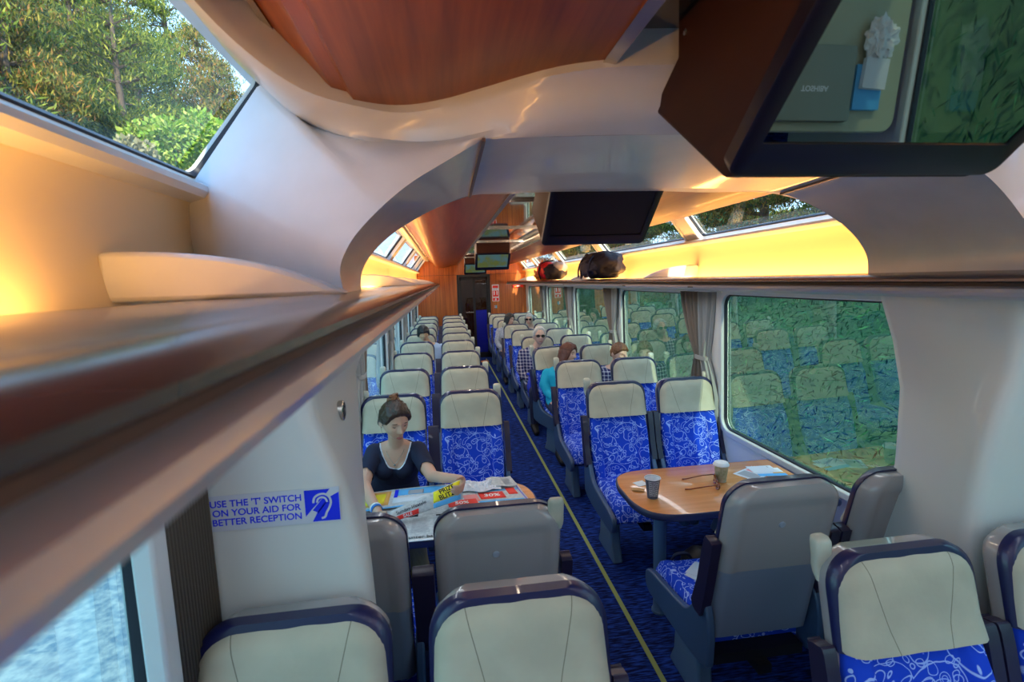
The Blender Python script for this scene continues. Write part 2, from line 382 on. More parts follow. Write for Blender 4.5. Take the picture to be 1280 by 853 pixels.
def frame_ring(bm, ctr, U, V, N, w, h, r, t_in, d0, d1, n=7):
    """rounded rectangular ring in the plane of U,V: opening w x h, ring width t_in outward, depth d0..d1 along N"""
    A = rrect(w, h, r, n); B = rrect(w+2*t_in, h+2*t_in, r+t_in, n)
    def P(q, d): return ctr + U*q[0] + V*q[1] + N*d
    loft(bm, [[P(q, d0) for q in A], [P(q, d0) for q in B], [P(q, d1) for q in B], [P(q, d1) for q in A], [P(q, d0) for q in A]], True, False)
k = 1
for s in (-1, 1):
    for (a, b) in WIN:
        root = sempty('window_%d' % k); k += 1
        ctr = Vector(((wx(s, Z0)+wx(s, Z1))/2, (a+b)/2, (Z0+Z1)/2)); U = Vector((0, 1, 0))
        V = (Vector((wx(s, Z1), 0, Z1)) - Vector((wx(s, Z0), 0, Z0))).normalized(); N = V.cross(U)*s
        if N.x*s > 0: N = -N     # N points inward
        w, h = b-a, (Z1-Z0)
        bm = bmesh.new(); frame_ring(bm, ctr, U, V, N, w-.05, h-.05, .09, .045, -.045, .012); finish('window_frame', bm, 'trim', root, bevel=(.006, 2))
        bm = bmesh.new(); frame_ring(bm, ctr, U, V, N, w-.070, h-.070, .075, .018, -.035, -.012); finish('gasket', bm, 'gasket', root)
        bm = bmesh.new(); bm.faces.new([bm.verts.new(ctr+U*q[0]+V*q[1]-N*.03) for q in rrect(w-.07, h-.07, .08)]); finish('pane', bm, 'glass_r', root, smooth=False)
    for (a, b) in SKY:
        root = sempty('window_%d' % k); k += 1
        p0, p1 = skyp(0), skyp(1)
        A_, B_ = Vector((CX+s*p0[0], 0, p0[1])), Vector((CX+s*p1[0], 0, p1[1]))
        V = (B_-A_).normalized(); U = Vector((0, 1, 0)); N = V.cross(U)
        if N.z > 0: N = -N
        ctr = (A_+B_)/2 + U*(a+b)/2; w, h = b-a, (B_-A_).length
        bm = bmesh.new(); frame_ring(bm, ctr, U, V, N, w-.05, h-.04, .03, .03, -.06, .008); finish('window_frame', bm, 'trim', root, bevel=(.005, 2))
        bm = bmesh.new(); frame_ring(bm, ctr, U, V, N, w-.062, h-.052, .025, .012, -.048, -.028); finish('gasket', bm, 'gasket', root)
        bm = bmesh.new(); bm.faces.new([bm.verts.new(ctr+U*q[0]+V*q[1]-N*.04) for q in rrect(w-.05, h-.04, .02)]); finish('pane', bm, 'glass_s', root, smooth=False)

# ceiling: wooden gull-wing panels, glossy central channel
def wingprof():   # (s, z) from the channel edge outward, the bulge hangs lowest near s = .75
    return [(.345, 2.40), (.36, 2.375), (.48, 2.352), (.60, 2.325), (.72, 2.305), (.80, 2.305), (.865, 2.325), (.915, 2.37), (.955, 2.42), (1.02, 2.475)]
def wing(ya, yb, s, yfun=None, n=10):
    bm = bmesh.new(); prof = [(q.x, q.y) for q in smooth_pts([(a, b, 0) for a, b in wingprof()], 4)]
    # the near panel lies flatter
    return prof
for s in (-1, 1):
    for (ya, yb, flat) in ((Y0, 1.45, True), (1.55, Y1, False)):
        prof = [(q.x, q.y) for q in smooth_pts([(a, b, 0) for a, b in wingprof()], 4)]
        if flat: prof = [(a, max(b, 2.385) + .0) if a < .9 else (a, max(b, 2.40)) for a, b in prof]
        top = [(1.06, 2.62), (.345, 2.62)]
        bm = bmesh.new(); loft(bm, [[(CX+s*p, y, z) for p, z in prof+top] for y in (ya, yb)])
        struct('ceiling', bm, 'ceilw')
        bm = bmesh.new(); e = [(.345, 2.40), (.362, 2.368), (.338, 2.362), (.322, 2.385), (.322, 2.47), (.345, 2.47)]
        if flat: e = [(p, z+.012) for p, z in e]
        loft(bm, [[(CX+s*p, y, z) for p, z in e] for y in (ya, yb)]); struct('trim_8', bm, 'metal')
bm = bmesh.new(); box(bm, CX-.33, CX+.33, Y0, Y1, 2.44, 2.50); struct('ceiling', bm, 'trough', smooth=False)
for y in (3.1, 4.7, 6.3, 9.0, 10.3):     # joints of the channel covers
    bm = bmesh.new(); box(bm, CX-.325, CX+.325, y-.012, y+.012, 2.425, 2.442); struct('trim_9', bm, 'metal', smooth=False)
bm = bmesh.new(); box(bm, CX-1.14, CX+1.14, Y0, Y1, 2.62, 2.68); struct('ceiling', bm, 'black', smooth=False)
for s in (-1, 1):
    bm = bmesh.new(); box(bm, CX+s*1.03, CX+s*1.25, Y0, Y1, 2.56, 2.63); struct('ceiling', bm, 'portal', smooth=False)

# end walls
bm = bmesh.new()
for x0, x1, z0, z1 in ((CX-1.40, .315, 0, 2.12), (1.155, CX+1.40, 0, 2.12), (CX-1.40, CX+1.40, 2.12, 2.62)):
    box(bm, x0, x1, Y1, Y1+.05, z0, z1)
struct('wall_front', bm, 'endw', smooth=False)
bm = bmesh.new(); box(bm, CX-1.44, CX+1.44, Y0-.05, Y0, 0, 2.62); struct('wall_back', bm, 'wallc', smooth=False)
bm = bmesh.new(); box(bm, CX-1.36, CX+1.36, Y1-.006, Y1, 2.115, 2.123); struct('trim_10', bm, 'black', smooth=False)
# lobby beyond the door
bm = bmesh.new(); box(bm, -.2, 1.7, Y1+.05, Y1+2.0, -.03, 0); struct('floor', bm, 'carpet', smooth=False)
bm = bmesh.new(); box(bm, -.2, 1.7, Y1+2.0, Y1+2.05, 0, 2.5); box(bm, -.25, -.2, Y1+.05, Y1+2.05, 0, 2.5); box(bm, 1.7, 1.75, Y1+.05, Y1+2.05, 0, 2.5); box(bm, -.25, 1.75, Y1+.05, Y1+2.05, 2.5, 2.55)
struct('wall_lobby', bm, 'endw', smooth=False)
lamp('lobby_fill_light', 'AREA', (.75, Y1+1.0, 2.48), 14, (.8, .88, 1.0), (.5, .5))  # added fill that lifts the lobby behind the door glass
dr = sempty('door_1')
bm = bmesh.new(); box(bm, .315, .375, Y1-.03, Y1+.06, 0, 2.12); box(bm, 1.095, 1.155, Y1-.03, Y1+.06, 0, 2.12); box(bm, .375, 1.095, Y1-.03, Y1+.06, 2.05, 2.12)
finish('door_frame', bm, 'black', dr, bevel=(.008, 2))
for x0, x1, y in ((.375, .76, Y1+.01), (.72, 1.095, Y1+.035)):
    bm = bmesh.new()
    for a, b, c, d in ((x0, x0+.05, 0, 2.05), (x1-.05, x1, 0, 2.05), (x0, x1, 0, .14), (x0, x1, 1.98, 2.05)): box(bm, a, b, y-.012, y+.012, c, d)
    finish('door_leaf', bm, 'black', dr, smooth=False)
    if x0 > .7:
        bm = bmesh.new(); box(bm, x0+.05, x1-.05, y-.010, y-.004, .14, 1.22); finish('lower_panel', bm, 'doorblue', dr, smooth=False)
    bm = bmesh.new(); box(bm, x0+.045, x1-.045, y-.003, y+.003, .13, 1.99); finish('pane', bm, 'glass_d', dr, smooth=False)
bm = bmesh.new(); box(bm, .52, .72, Y1-.01, Y1+0.0, 1.16, 1.185); finish('door_handle', bm, 'metal', dr, bevel=(.004, 2))

# ------------------------------------------------------------------ luggage racks
for side, s in (('left', -1), ('right', 1)):
    rk = thing('luggage_rack', 'long grey-brown luggage rack running along the %s wall above the windows' % side, 'luggage rack', (0, 0, 0))
    ya, yb = -1.45, 12.05
    up = [(1.17, 1.930), (1.02, 1.932), (.92, 1.934), (.885, 1.931), (.862, 1.926), (.862, 1.905), (1.0, 1.90), (1.17, 1.90)]
    bm = bmesh.new(); loft(bm, [[(CX+s*p, y, z) for p, z in up] for y in (ya, yb)]); finish('shelf', bm, 'rackm', rk)
    lip = [(.862, 1.926), (.840, 1.928), (.822, 1.922), (.812, 1.912), (.812, 1.905), (.820, 1.900), (.862, 1.898)]
    bm = bmesh.new(); loft(bm, [[(CX+s*p, y, z) for p, z in lip] for y in (ya, yb)]); finish('rail', bm, 'rackm', rk)
    gr = [(.830, 1.899), (.822, 1.892), (.862, 1.885), (.862, 1.900)]
    bm = bmesh.new(); loft(bm, [[(CX+s*p, y, z) for p, z in gr] for y in (ya, yb)]); finish('groove', bm, 'rackd', rk)
    low = [(.818, 1.890), (.806, 1.884), (.802, 1.874), (.806, 1.864), (.818, 1.857), (.845, 1.852), (1.2, 1.835), (1.36, 1.822), (1.36, 1.850), (1.17, 1.88), (.862, 1.892)]
    bm = bmesh.new(); loft(bm, [[(CX+s*p, y, z) for p, z in low[:6]+[(.88, 1.858), (.862, 1.89)]] for y in (ya, yb)]); finish('lip', bm, 'rackl', rk)
    bm = bmesh.new(); loft(bm, [[(CX+s*p, y, z) for p, z in [(.85, 1.8535)]+low[6:]] for y in (ya, yb)]); finish('underside', bm, 'racku', rk)
    for y in (2.9, 4.05, 6.2, 8.35, 10.5):
        bm = bmesh.new(); box(bm, CX+s*.806, CX+s*.80, y-.03, y+.03, 1.869, 1.879); finish('seat_number_plate', bm, 'rackd', rk, smooth=False)
    for j, y in enumerate((1.09, 3.86, 6.2, 8.5, 10.8)):     # curved bag dividers
        d = []
        for i in range(15):
            t = i/14; p = lerp(1.355, .90, t); d.append((p, 1.934 + .094*max(0, 1-t**2.6)))
        low_ = [(.89, 1.932)] + [(lerp(.93, 1.20, i/8), 1.932+.035*sin(pi*.5*i/8)) for i in range(9)] + [(1.24, 1.932), (1.355, 1.932)]
        bm = bmesh.new(); loft(bm, [[(CX+s*p, yy, z) for p, z in d + [(.95, 1.930), (1.355, 1.930)]] for yy in (y-.035, y+.035)])
        dv = finish('bag_divider', bm, 'portal', None, bevel=(.01, 2))
        tag(dv, '%s curved cream bag divider on the %s luggage rack' % (('nearest', 'second', 'third', 'fourth', 'farthest')[j], side), 'bag divider', 'bag dividers on the racks')

# ------------------------------------------------------------------ portal arch
C_ = lambda s, x: CX + s*x
def mirror_pts(pts): return [(2*CX-x, y, z) for x, y, z in pts][::-1]
A = [(-.405, -1.4, 2.47), (-.40, .3, 2.47), (-.395, .80, 2.465), (-.36, 1.04, 2.435), (-.28, 1.19, 2.405), (-.17, 1.285, 2.400), (-.08, 1.305, 2.395), (.02, 1.26, 2.395), (.106, 1.19, 2.395), (.265, 1.06, 2.395), (.426, 1.01, 2.395), (.70, 1.0, 2.395)]
B = [(-.42, -1.4, 2.455), (-.42, .3, 2.455), (-.415, .85, 2.445), (-.385, 1.09, 2.41), (-.30, 1.23, 2.37), (-.17, 1.30, 2.355), (-.07, 1.31, 2.35), (.02, 1.26, 2.35), (.10, 1.185, 2.35), (.22, 1.085, 2.355), (.42, 1.03, 2.36), (.70, 1.02, 2.36)]
Bm = [(-.435, -1.4, 2.47), (-.435, .3, 2.47), (-.435, .95, 2.465), (-.425, 1.22, 2.44), (-.345, 1.31, 2.375), (-.21, 1.325, 2.325), (-.08, 1.32, 2.305), (.02, 1.27, 2.295), (.11, 1.20, 2.295), (.24, 1.10, 2.30), (.43, 1.05, 2.305), (.70, 1.04, 2.305)]
Cc = [(-.45, -1.4, 2.50), (-.45, .3, 2.50), (-.45, 1.10, 2.50), (-.445, 1.455, 2.495), (-.36, 1.41, 2.39), (-.245, 1.345, 2.325), (-.12, 1.30, 2.295), (0, 1.245, 2.282), (.105, 1.18, 2.272), (.24, 1.15, 2.270), (.43, 1.13, 2.270), (.70, 1.12, 2.270)]
def mrow(r, n=5):
    h = smooth_pts(r, n); return h + [Vector((2*CX-p.x, p.y, p.z)) for p in h[-2::-1]]
bm = bmesh.new()
A0 = [(x, y, 2.56) for x, y, z in A]
loft(bm, [mrow(A0), mrow(A), mrow([tuple((Vector(a)*.6+Vector(b)*.4)+Vector((0, -.012, -.012))) for a, b in zip(A, B)]), mrow(B), mrow([tuple(Vector(a)*.5+Vector(b)*.5) for a, b in zip(B, Bm)]), mrow(Bm), mrow([tuple(Vector(a)*.45+Vector(b)*.55+Vector((0, -.006, -.004))) for a, b in zip(Bm, Cc)]), mrow(Cc)], closed=False)
o = struct('trim_11', bm, 'portal', ang=50)
# inner arch edge (near and far), half widths about the centre line
near = [(.905, 1.86), (.935, 1.968), (.915, 2.035), (.86, 2.10), (.775, 2.17), (.68, 2.225), (.595, 2.27), (.45, 2.27), (.25, 2.27), (0, 2.27)]
far = [(.985, 1.86), (.985, 1.98), (.94, 2.06), (.86, 2.13), (.765, 2.185), (.68, 2.222), (.595, 2.25), (.45, 2.262), (.25, 2.27), (0, 2.27)]
yn = [1.19, 1.19, 1.19, 1.19, 1.185, 1.18, 1.17, 1.15, 1.13, 1.12]
N_ = [(CX-a, y, z) for (a, z), y in zip(near, yn)]; F_ = [(CX-a, 1.80, z) for a, z in far]
Mid = [((n[0]+f[0])/2, 1.5, (n[2]+f[2])/2) for n, f in zip(N_, F_)]
bm = bmesh.new(); loft(bm, [mrow(N_), mrow([tuple(Vector(a)*.93+Vector(b)*.07+Vector((0, 0, 0))) for a, b in zip(N_, F_)]), mrow(Mid), mrow(F_)], closed=False)
struct('trim_12', bm, 'portal', ang=50)
# far lip back up to the wood
FL = [(CX-1.0, 1.92, 1.86), (CX-1.0, 1.95, 2.05), (CX-.99, 1.98, 2.20), (CX-.9, 2.0, 2.27), (CX-.78, 1.95, 2.275), (CX-.68, 1.98, 2.285), (CX-.6, 2.03, 2.295), (CX-.45, 2.1, 2.305), (CX-.25, 2.12, 2.315), (CX, 2.12, 2.315)]
bm = bmesh.new()
FU = [(x, y+.03, max(z+.09, 2.40) if i > 2 else z+.25) for i, (x, y, z) in enumerate(FL)]
FO = [(CX-1.34, 1.86, 1.86), (CX-1.34, 1.86, 2.05), (CX-1.33, 1.86, 2.22), (CX-1.12, 1.86, 2.5), (CX-1.0, 1.9, 2.55)] + [(x, y+.05, 2.55) for x, y, z in FL[5:]]
loft(bm, [mrow(F_[3:]), mrow(FL[3:]), mrow(FU[3:]), mrow(FO[3:])], closed=False)
struct('trim_13', bm, 'portal', ang=50)
# front and back faces of the arch
for s in (-1, 1):
    inner = [Vector(p) for p in smooth_pts(N_[:7], 6)]
    outer_k = [(-.665, 1.45, 1.86), (-.665, 1.45, 2.05), (-.66, 1.455, 2.215), (-.45, 1.455, 2.495), (-.36, 1.41, 2.39), (-.245, 1.345, 2.325), (-.12, 1.30, 2.295), (0, 1.245, 2.282), (.105, 1.17, 2.272)]
    # resample outer by length
    pts = smooth_pts(outer_k[:4], 1)[:-1] + smooth_pts(outer_k[3:], 6)
    def resample(P, n):
        L = [0]
        for a, b in zip(P, P[1:]): L.append(L[-1]+(b-a).length)
        out = []; j = 0
        for i in range(n):
            t = L[-1]*i/(n-1)
            while j < len(L)-2 and L[j+1] < t: j += 1
            out.append(P[j].lerp(P[j+1], (t-L[j])/max(1e-9, L[j+1]-L[j])))
        return out
    n = 40; a = resample(pts, n); b = resample(inner, n)
    rows = [a]
    for t in (.25, .5, .75, .92):
        rows.append([p.lerp(q, t) + Vector((0, -.02*sin(pi*t), 0)) for p, q in zip(a, b)])
    rows.append(b)
    if s > 0: rows = [[Vector((2*CX-p.x, p.y, p.z)) for p in r] for r in rows]
    bm = bmesh.new(); loft(bm, rows, closed=False); struct('trim_14', bm, 'portal', ang=60)
    bm = bmesh.new()      # back face of the arch
    bi = [Vector(p) for p in smooth_pts(F_[:7], 6)]; bo = resample([Vector(p) for p in ((-.665, 1.86, 1.86), (-.665, 1.86, 2.2), (-.42, 1.86, 2.52), (.1, 1.86, 2.53))], len(bi))
    rows = [bi, bo]
    if s > 0: rows = [[Vector((2*CX-p.x, p.y, p.z)) for p in r] for r in rows]
    loft(bm, rows, closed=False); struct('trim_15', bm, 'portal', ang=60)
    # panel joint between arch and centre panel
    bm = bmesh.new(); box(bm, CX+s*.592, CX+s*.600, 1.16, 1.80, 2.262, 2.2698 if s < 0 else 2.2698)
    for v in bm.verts:
        if v.co.y > 1.5: v.co.z -= .02
    struct('trim_16', bm, 'rackd', smooth=False)
    # pillar below the rack
    nz = [(0, .96), (.5, .925), (.86, .925), (1.2, .935), (1.4, .975), (1.6, 1.04), (1.72, 1.05), (1.855, 1.02)]
    fz = [(0, 1.0), (.6, 1.0), (.9, 1.01), (1.19, 1.045), (1.48, 1.045), (1.67, 1.0), (1.855, .93)]
    rings = []
    zs = [i*1.855/30 for i in range(31)]
    for z in zs:
        a_, b_ = interp(nz, z), interp(fz, z)
        if s < 0: b_ = min(b_, 1.0) if z > 1.2 else b_
        r = [(1.37, 1.29), (a_+.05, 1.29), (a_+.02, 1.295), (a_+.005, 1.31), (a_, 1.335), (lerp(a_, b_, .5), 1.5), (b_, 1.66), (b_+.01, 1.69), (b_+.04, 1.70), (1.37, 1.70)]
        rings.append([(CX+s*p, y, z) for p, y in r])
    bm = bmesh.new(); loft(bm, rings); struct('trim_17', bm, 'wallc', ang=60)
# round vent on the near side of the left pillar
vt = thing('wall_vent', 'small round grey vent on the side of the left cream pillar', 'vent', (-.316, 1.48, 1.585), 0)
bm = bmesh.new(); loft(bm, [[(x, cos(a)*r, sin(a)*r*1.15) for a in [2*pi*k/24 for k in range(24)]] for x, r in ((-.02, .026), (.006, .026), (.008, .022), (.002, .021), (.002, .001))]); finish('rim', bm, 'metal', vt)
bm = bmesh.new()
for q in (-.012, -.004, .004, .012): box(bm, .002, .0055, -.019, .019, q-.0015, q+.0015)
finish('slat', bm, 'gasket', vt, smooth=False)
# ------------------------------------------------------------------ seats (local frame: the sitter looks along -Y)
def yb(z): return .165 + (z-.42)*.235
def outline(z, W, zt, r):
    if z > zt-r: return max(.004, W-r+sqrt(max(0, r*r-(z-(zt-r))**2)))
    return W
def slab(bm, zs, wf, yf, ybk, n=14, crown=0.0, edge=.35):
    """stack of rings: front yf(x/w, z), back ybk(x/w, z)"""
    rings = []
    for z in zs:
        w = wf(z); ring = []
        for i in range(n+1):
            u = -1+2*i/n; ring.append((u*w, yf(u, z), z))
        for i in range(n+1):
            u = 1-2*i/n; ring.append((u*w, ybk(u, z), z))
        rings.append(ring)
    loft(bm, rings)
def topz(z0, zt, r, n=8, m=8):
    return [lerp(z0, zt-r, i/n) for i in range(n)] + [zt-r+r*sin(pi/2*i/m) for i in range(m+1)]
def make_seat(name, label):
    t = thing(name, label, 'seat')
    # backrest with side bolsters and a lumbar pad
    def yf(u, z):
        e = abs(u)
        b = .030*max(0, min(1, (e-.58)/.12))*max(0, min(1, (.93-z)/.12)) - .045*max(0, (e-.90)/.10)**2
        lum = .022*exp(-((z-.60)/.10)**2)*max(0, 1-(e/.62)**4)
        seam = -.008*exp(-((e-.60)/.03)**2)
        return yb(z) - b - lum - seam
    bm = bmesh.new(); slab(bm, [.43+.50*i/20 for i in range(21)], lambda z: .218+.006*sin(pi*(z-.43)/.5), yf, lambda u, z: yb(z)+.05, n=36)
    finish('backrest', bm, 'fabric', t, ang=60)
    def hy(u, z):
        e = abs(u); return yb(z) - .024 - .012*max(0,(1-(z-.912)/.06)) + .028*max(0, (e-.80)/.20)**2 + .020*max(0, (z-1.10)/.04)**2 + .0015*sin(9*u+30*z)*max(0, (1-e))
    bm = bmesh.new(); slab(bm, topz(.912, 1.148, .090), lambda z: outline(z, .217+.005*(1-(z-.912)/.2), 1.148, .090), hy, lambda u, z: yb(z)+.03, n=26)
    finish('headrest_cover', bm, 'leather', t, ang=60)
    bm = bmesh.new()
    def ry(u, z): return yb(z) - .004 + .014*max(0, (abs(u)-.9)/.1)**2
    slab(bm, topz(.905, 1.158, .095), lambda z: outline(z, .230, 1.158, .095), ry, lambda u, z: yb(z)+.030, n=20)
    finish('headrest_rim', bm, 'piping', t, ang=60)
    # outer shell
    bm = bmesh.new()
    def sy(u, z): 
        e = abs(u); rec = .006 if (e < .80 and z < 1.08) else 0
        return yb(z)+.094 - .030*max(0, (e-.86)/.14)**2 - rec - .018*max(0, (z-1.11)/.04)
    slab(bm, [.775, .78]+topz(.79, 1.150, .10, 14), lambda z: outline(z, .226, 1.153, .098), lambda u, z: yb(z)+.026, sy, n=30)
    finish('back_shell', bm, 'shell', t, ang=60)
    bm = bmesh.new()
    def ly(u, z): return yb(z)+.086 - .03*max(0, (abs(u)-.86)/.14)**2 + .02*(.78-z)
    slab(bm, [.44, .45, .48, .54, .60, .66, .72, .77, .778], lambda z: .222, lambda u, z: yb(z)+.02, ly, n=20)
    finish('lower_back_shell', bm, 'shell_low', t, ang=60)
    bm = bmesh.new(); yy = yb(.985)+.089
    loft(bm, [[(.012+r*cos(2*pi*k/18), yy+d+.235*r*sin(2*pi*k/18), .985+r*sin(2*pi*k/18)) for k in range(18)] for r, d in ((.013, -.004), (.013, .003), (.011, .005))])
    finish('round_badge', bm, 'badge', t)
    # cushion
    bm = bmesh.new(); rings = []
    for i in range(17):
        y = lerp(-.315, .19, i/16); e = i/16
        top = .468 + .010*sin(pi*e) - .075*max(0, (.12-e)/.12)**2 + .01*e; bot = .345 + .03*max(0, (.10-e)/.1)**2
        w = .222 - .012*max(0, (.08-e)/.08)**2; ring = []
        for k in range(21):
            u = -1+2*k/20; a = abs(u); ring.append((u*w, y, top + .010*max(0, min(1, (a-.62)/.15)) - .040*max(0, (a-.86)/.14)**2))
        for k in range(21):
            u = 1-2*k/20; ring.append((u*w, y, bot))
        rings.append(ring)
    loft(bm, rings); finish('cushion', bm, 'fabric', t, ang=60)
    # side panels, armrests folded up, pedestal, frame
    out = smooth_pts([(.30, .34, 0), (.31, .50, 0), (.275, .61, 0), (.215, .615, 0), (.165, .54, 0), (.09, .475, 0), (-.10, .445, 0), (-.26, .425, 0), (-.322, .40, 0), (-.335, .345, 0), (-.30, .300, 0), (-.20, .295, 0), (.10, .30, 0), (.24, .315, 0)], 4)
    for s in (-1, 1):
        bm = bmesh.new(); prism(bm, [(p.x, p.y) for p in out], s*.229, s*.262, 'x'); finish('side_panel', bm, 'side', t, bevel=(.008, 2))
        bm = bmesh.new(); prism(bm, [(q.x, q.y) for q in smooth_pts([(.19, .58, 0), (.205, .555, 0), (.245, .55, 0), (.275, .58, 0), (.345, .88, 0), (.345, .905, 0), (.315, .915, 0), (.285, .90, 0), (.235, .70, 0)], 4)], s*.236, s*.276, 'x'); finish('armrest', bm, 'arm', t, bevel=(.012, 3))
    bm = bmesh.new()
    loft(bm, [[(.165+sx_*.035, y0_*l, z) for sx_, y0_ in ((-1, -1), (1, -1), (1, 1), (-1, 1))] for z, l in ((0, .17), (.02, .165), (.10, .125), (.26, .11), (.345, .15))])
    ob = finish('pedestal', bm, 'ped', t, bevel=(.012, 3))
    bm = bmesh.new(); box(bm, -.20, .20, -.22, .26, .315, .36); box(bm, -.03, .03, -.28, .30, .28, .32); finish('seat_frame', bm, 'black', t, smooth=False)
    bm = bmesh.new()
    rings = []
    for z, y, w, d in ((1.06, -.018, .022, .010), (1.08, -.014, .026, .012), (1.10, -.013, .027, .014), (1.12, -.018, .027, .015), (1.145, -.022, .028, .018), (1.168, -.024, .028, .020), (1.180, -.022, .024, .016), (1.185, -.02, .014, .008)):
        rings.append([(px, yb(z)+.085+y+py, z) for px, py in rrect(2*w, 2*d, min(w, d)*.8, 4)])
    loft(bm, rings); h = finish('grab_handle', bm, 'handle', t, ang=60)
    h.location.x = .205
    return t
seat0 = make_seat('train_seat', 'tmp'); used = [False]
def place_seat(x, y, hs, label, group, rz=0, tilt=0):
    if used[0]: r = dup(seat0, (x, y, 0), rz, label, group)
    else: r = seat0; r.location = (x, y, 0); r.rotation_euler.z = rz; tag(r, label, 'seat', group); used[0] = True
    for c in list(r.children):
        if c.name.startswith('grab_handle') and ((y < 1 and x < CX) or (abs(y-2.04) < .01 and x > CX)): bpy.data.objects.remove(c); continue
        if c.name.startswith('grab_handle'): c.location.x = .205*hs
        if c.name.startswith('pedestal'): c.location.x = 0 if hs > 0 else -.33
    return r
ROWS = [3.23, 4.29, 5.38, 6.45, 7.48, 8.54, 9.60, 10.62, 11.58]
ordn = ['first', 'second', 'third', 'fourth', 'fifth', 'sixth', 'seventh', 'eighth', 'ninth']
XS = dict(LW=CX-1.10, LA=CX-.55, RA=CX+.555, RW=CX+1.115)
desc = {'LW': 'left window column', 'LA': 'left aisle column', 'RA': 'right aisle column', 'RW': 'right window column'}
seats = {}
for k_, x in (('RA', XS['RA']), ('RW', XS['RW']), ('LW', XS['LW']), ('LA', XS['LA'])):
    aisle = k_[1] == 'A'; left = k_[0] == 'L'
    hs = (1 if left else -1) if aisle else (-1 if left else 1)
    seats[k_, -1] = place_seat(x, .83, hs, 'nearest seat of the %s, cream headrest and blue cover facing the viewer' % desc[k_], 'seats nearest the viewer')
    # seats that turn their grey shell to the viewer
    seats[k_, 0] = place_seat(x, 2.04, -hs, 'grey shelled seat turned away from the viewer at the table, %s' % desc[k_], 'seats turned away from the viewer', rz=pi)
    for i, y in enumerate(ROWS):
        rz = .0; xx = x
        if not left and i == 2: rz = .34 if aisle else .16; xx = x + (.055 if aisle else .03)
        lab = '%s blue patterned seat with cream headrest beyond the table, %s' % (ordn[i], desc[k_])
        if i == 8: lab = 'last blue seat with cream headrest against the wooden end wall, %s' % desc[k_]
        seats[k_, i+1] = place_seat(xx, y, hs, lab, 'seats facing the viewer beyond the tables', rz)

# ------------------------------------------------------------------ tables
def table(side, label):
    s = -1 if side == 'left' else 1
    t = thing('bay_table', label, 'table', (CX, 2.56, 0))
    # outline in (x, y): straight at the wall, rounded free end
    xi, xo, hy = .245, 1.335, .305
    pts = [(xo, -hy)] + [(lerp(.50, xo, 1-i/6), -hy) for i in range(1, 7)]
    end = [(.50, -hy, 0), (.38, -hy+.012, 0), (.29, -.235, 0), (xi+.004, -.12, 0), (xi, 0, 0), (xi+.004, .12, 0), (.29, .235, 0), (.38, hy-.012, 0), (.50, hy, 0)]
    ring = pts[:-1] + [(p.x, p.y) for p in smooth_pts(end, 5)] + [(xo, hy)]
    P = lambda q, z, k=1: (s*((q[0]-.8)*k+.8), q[1]*k, z)
    bm = bmesh.new(); loft(bm, [[P(q, .722, .985) for q in ring], [P(q, .7405, .985) for q in ring], [P(q, .742, .975) for q in ring]]); finish('tabletop', bm, 'tablew', t)
    bm = bmesh.new(); K = [(.965, .700), (.99, .702), (1.0, .712), (1.003, .724), (1.0, .736), (.99, .7415), (.985, .7415), (.985, .735), (.965, .72)]
    loft(bm, [[P(q, z, k) for q in ring] for k, z in K], True, False); bm.faces.new([bm.verts.new(P(q, .7, .97)) for q in ring]); finish('edge_band', bm, 'tedge', t, ang=60)
    bm = bmesh.new(); lathe(bm, [(.045, 0), (.045, .012), (.038, .02), (.036, .06), (.036, .66), (.06, .69), (.06, .702)], (s*.46, 0, 0)); finish('leg', bm, 'ped', t, ang=40)
    bm = bmesh.new(); box(bm, min(s*.5, s*1.33), max(s*.5, s*1.33), -.03, .03, .66, .70); finish('bracket', bm, 'black', t, smooth=False)
    return t
table('right', 'wood-topped table on the right with two paper cups, edged in navy')
table('left', 'wood-topped table on the left covered with newspapers')

# ------------------------------------------------------------------ things on the right table
T = .7425
def cup(name, label, loc, h, r0, r1, m, lid=None, band=False):
    t = thing(name, label, 'cup', loc)
    bm = bmesh.new(); lathe(bm, [(r0-.003, .004), (r0-.002, 0), (r0, .001), (r1, h), (r1+.002, h+.002), (r1+.003, h), (r1+.0015, h-.003)] + ([] if lid else []), n=32)
    if not lid:
        bm.free(); bm = bmesh.new(); lathe(bm, [(r0, 0), (r0, .001), (r1, h), (r1-.002, h), (r0-.003, .012), (.001, .010)], n=32)
    finish('cup_body', bm, m, t, ang=50)
    if not lid:
        bm = bmesh.new(); loft(bm, [[((r1+.001+.0025*cos(a))*cos(q), (r1+.001+.0025*cos(a))*sin(q), h+.0025*sin(a)) for q in [2*pi*i/32 for i in range(32)]] for a in [2*pi*k/8 for k in range(9)]], True, False); finish('rim', bm, 'white', t)
        bm = bmesh.new(); lathe(bm, [(.001, h*.55), (lerp(r0, r1, .55)-.003, h*.55), (r1-.0025, h-.001), (r1-.0035, h-.001), (lerp(r0, r1, .55)-.004, h*.56), (.001, h*.56)], n=28); finish('lining', bm, 'paper', t)
    else:
        bm = bmesh.new(); lathe(bm, [(r1-.001, h-.006), (r1+.004, h-.006), (r1+.004, h+.001), (r1+.001, h+.004), (r1-.003, h+.012), (r1-.006, h+.013), (r1-.009, h+.008), (.001, h+.008)], n=32); finish('lid', bm, lid, t, ang=50)
    return t
c1 = cup('paper_cup', 'open dark slate paper cup with rows of small white print on the table', (1.078, 2.475, T), .112, .028, .041, M['tedge'])
M['slate'] = mat('slate_cup', (.07, .085, .13), .5); c1.children[0].data.materials[0] = M['slate']
rnd = random.Random(4)
bm = bmesh.new()
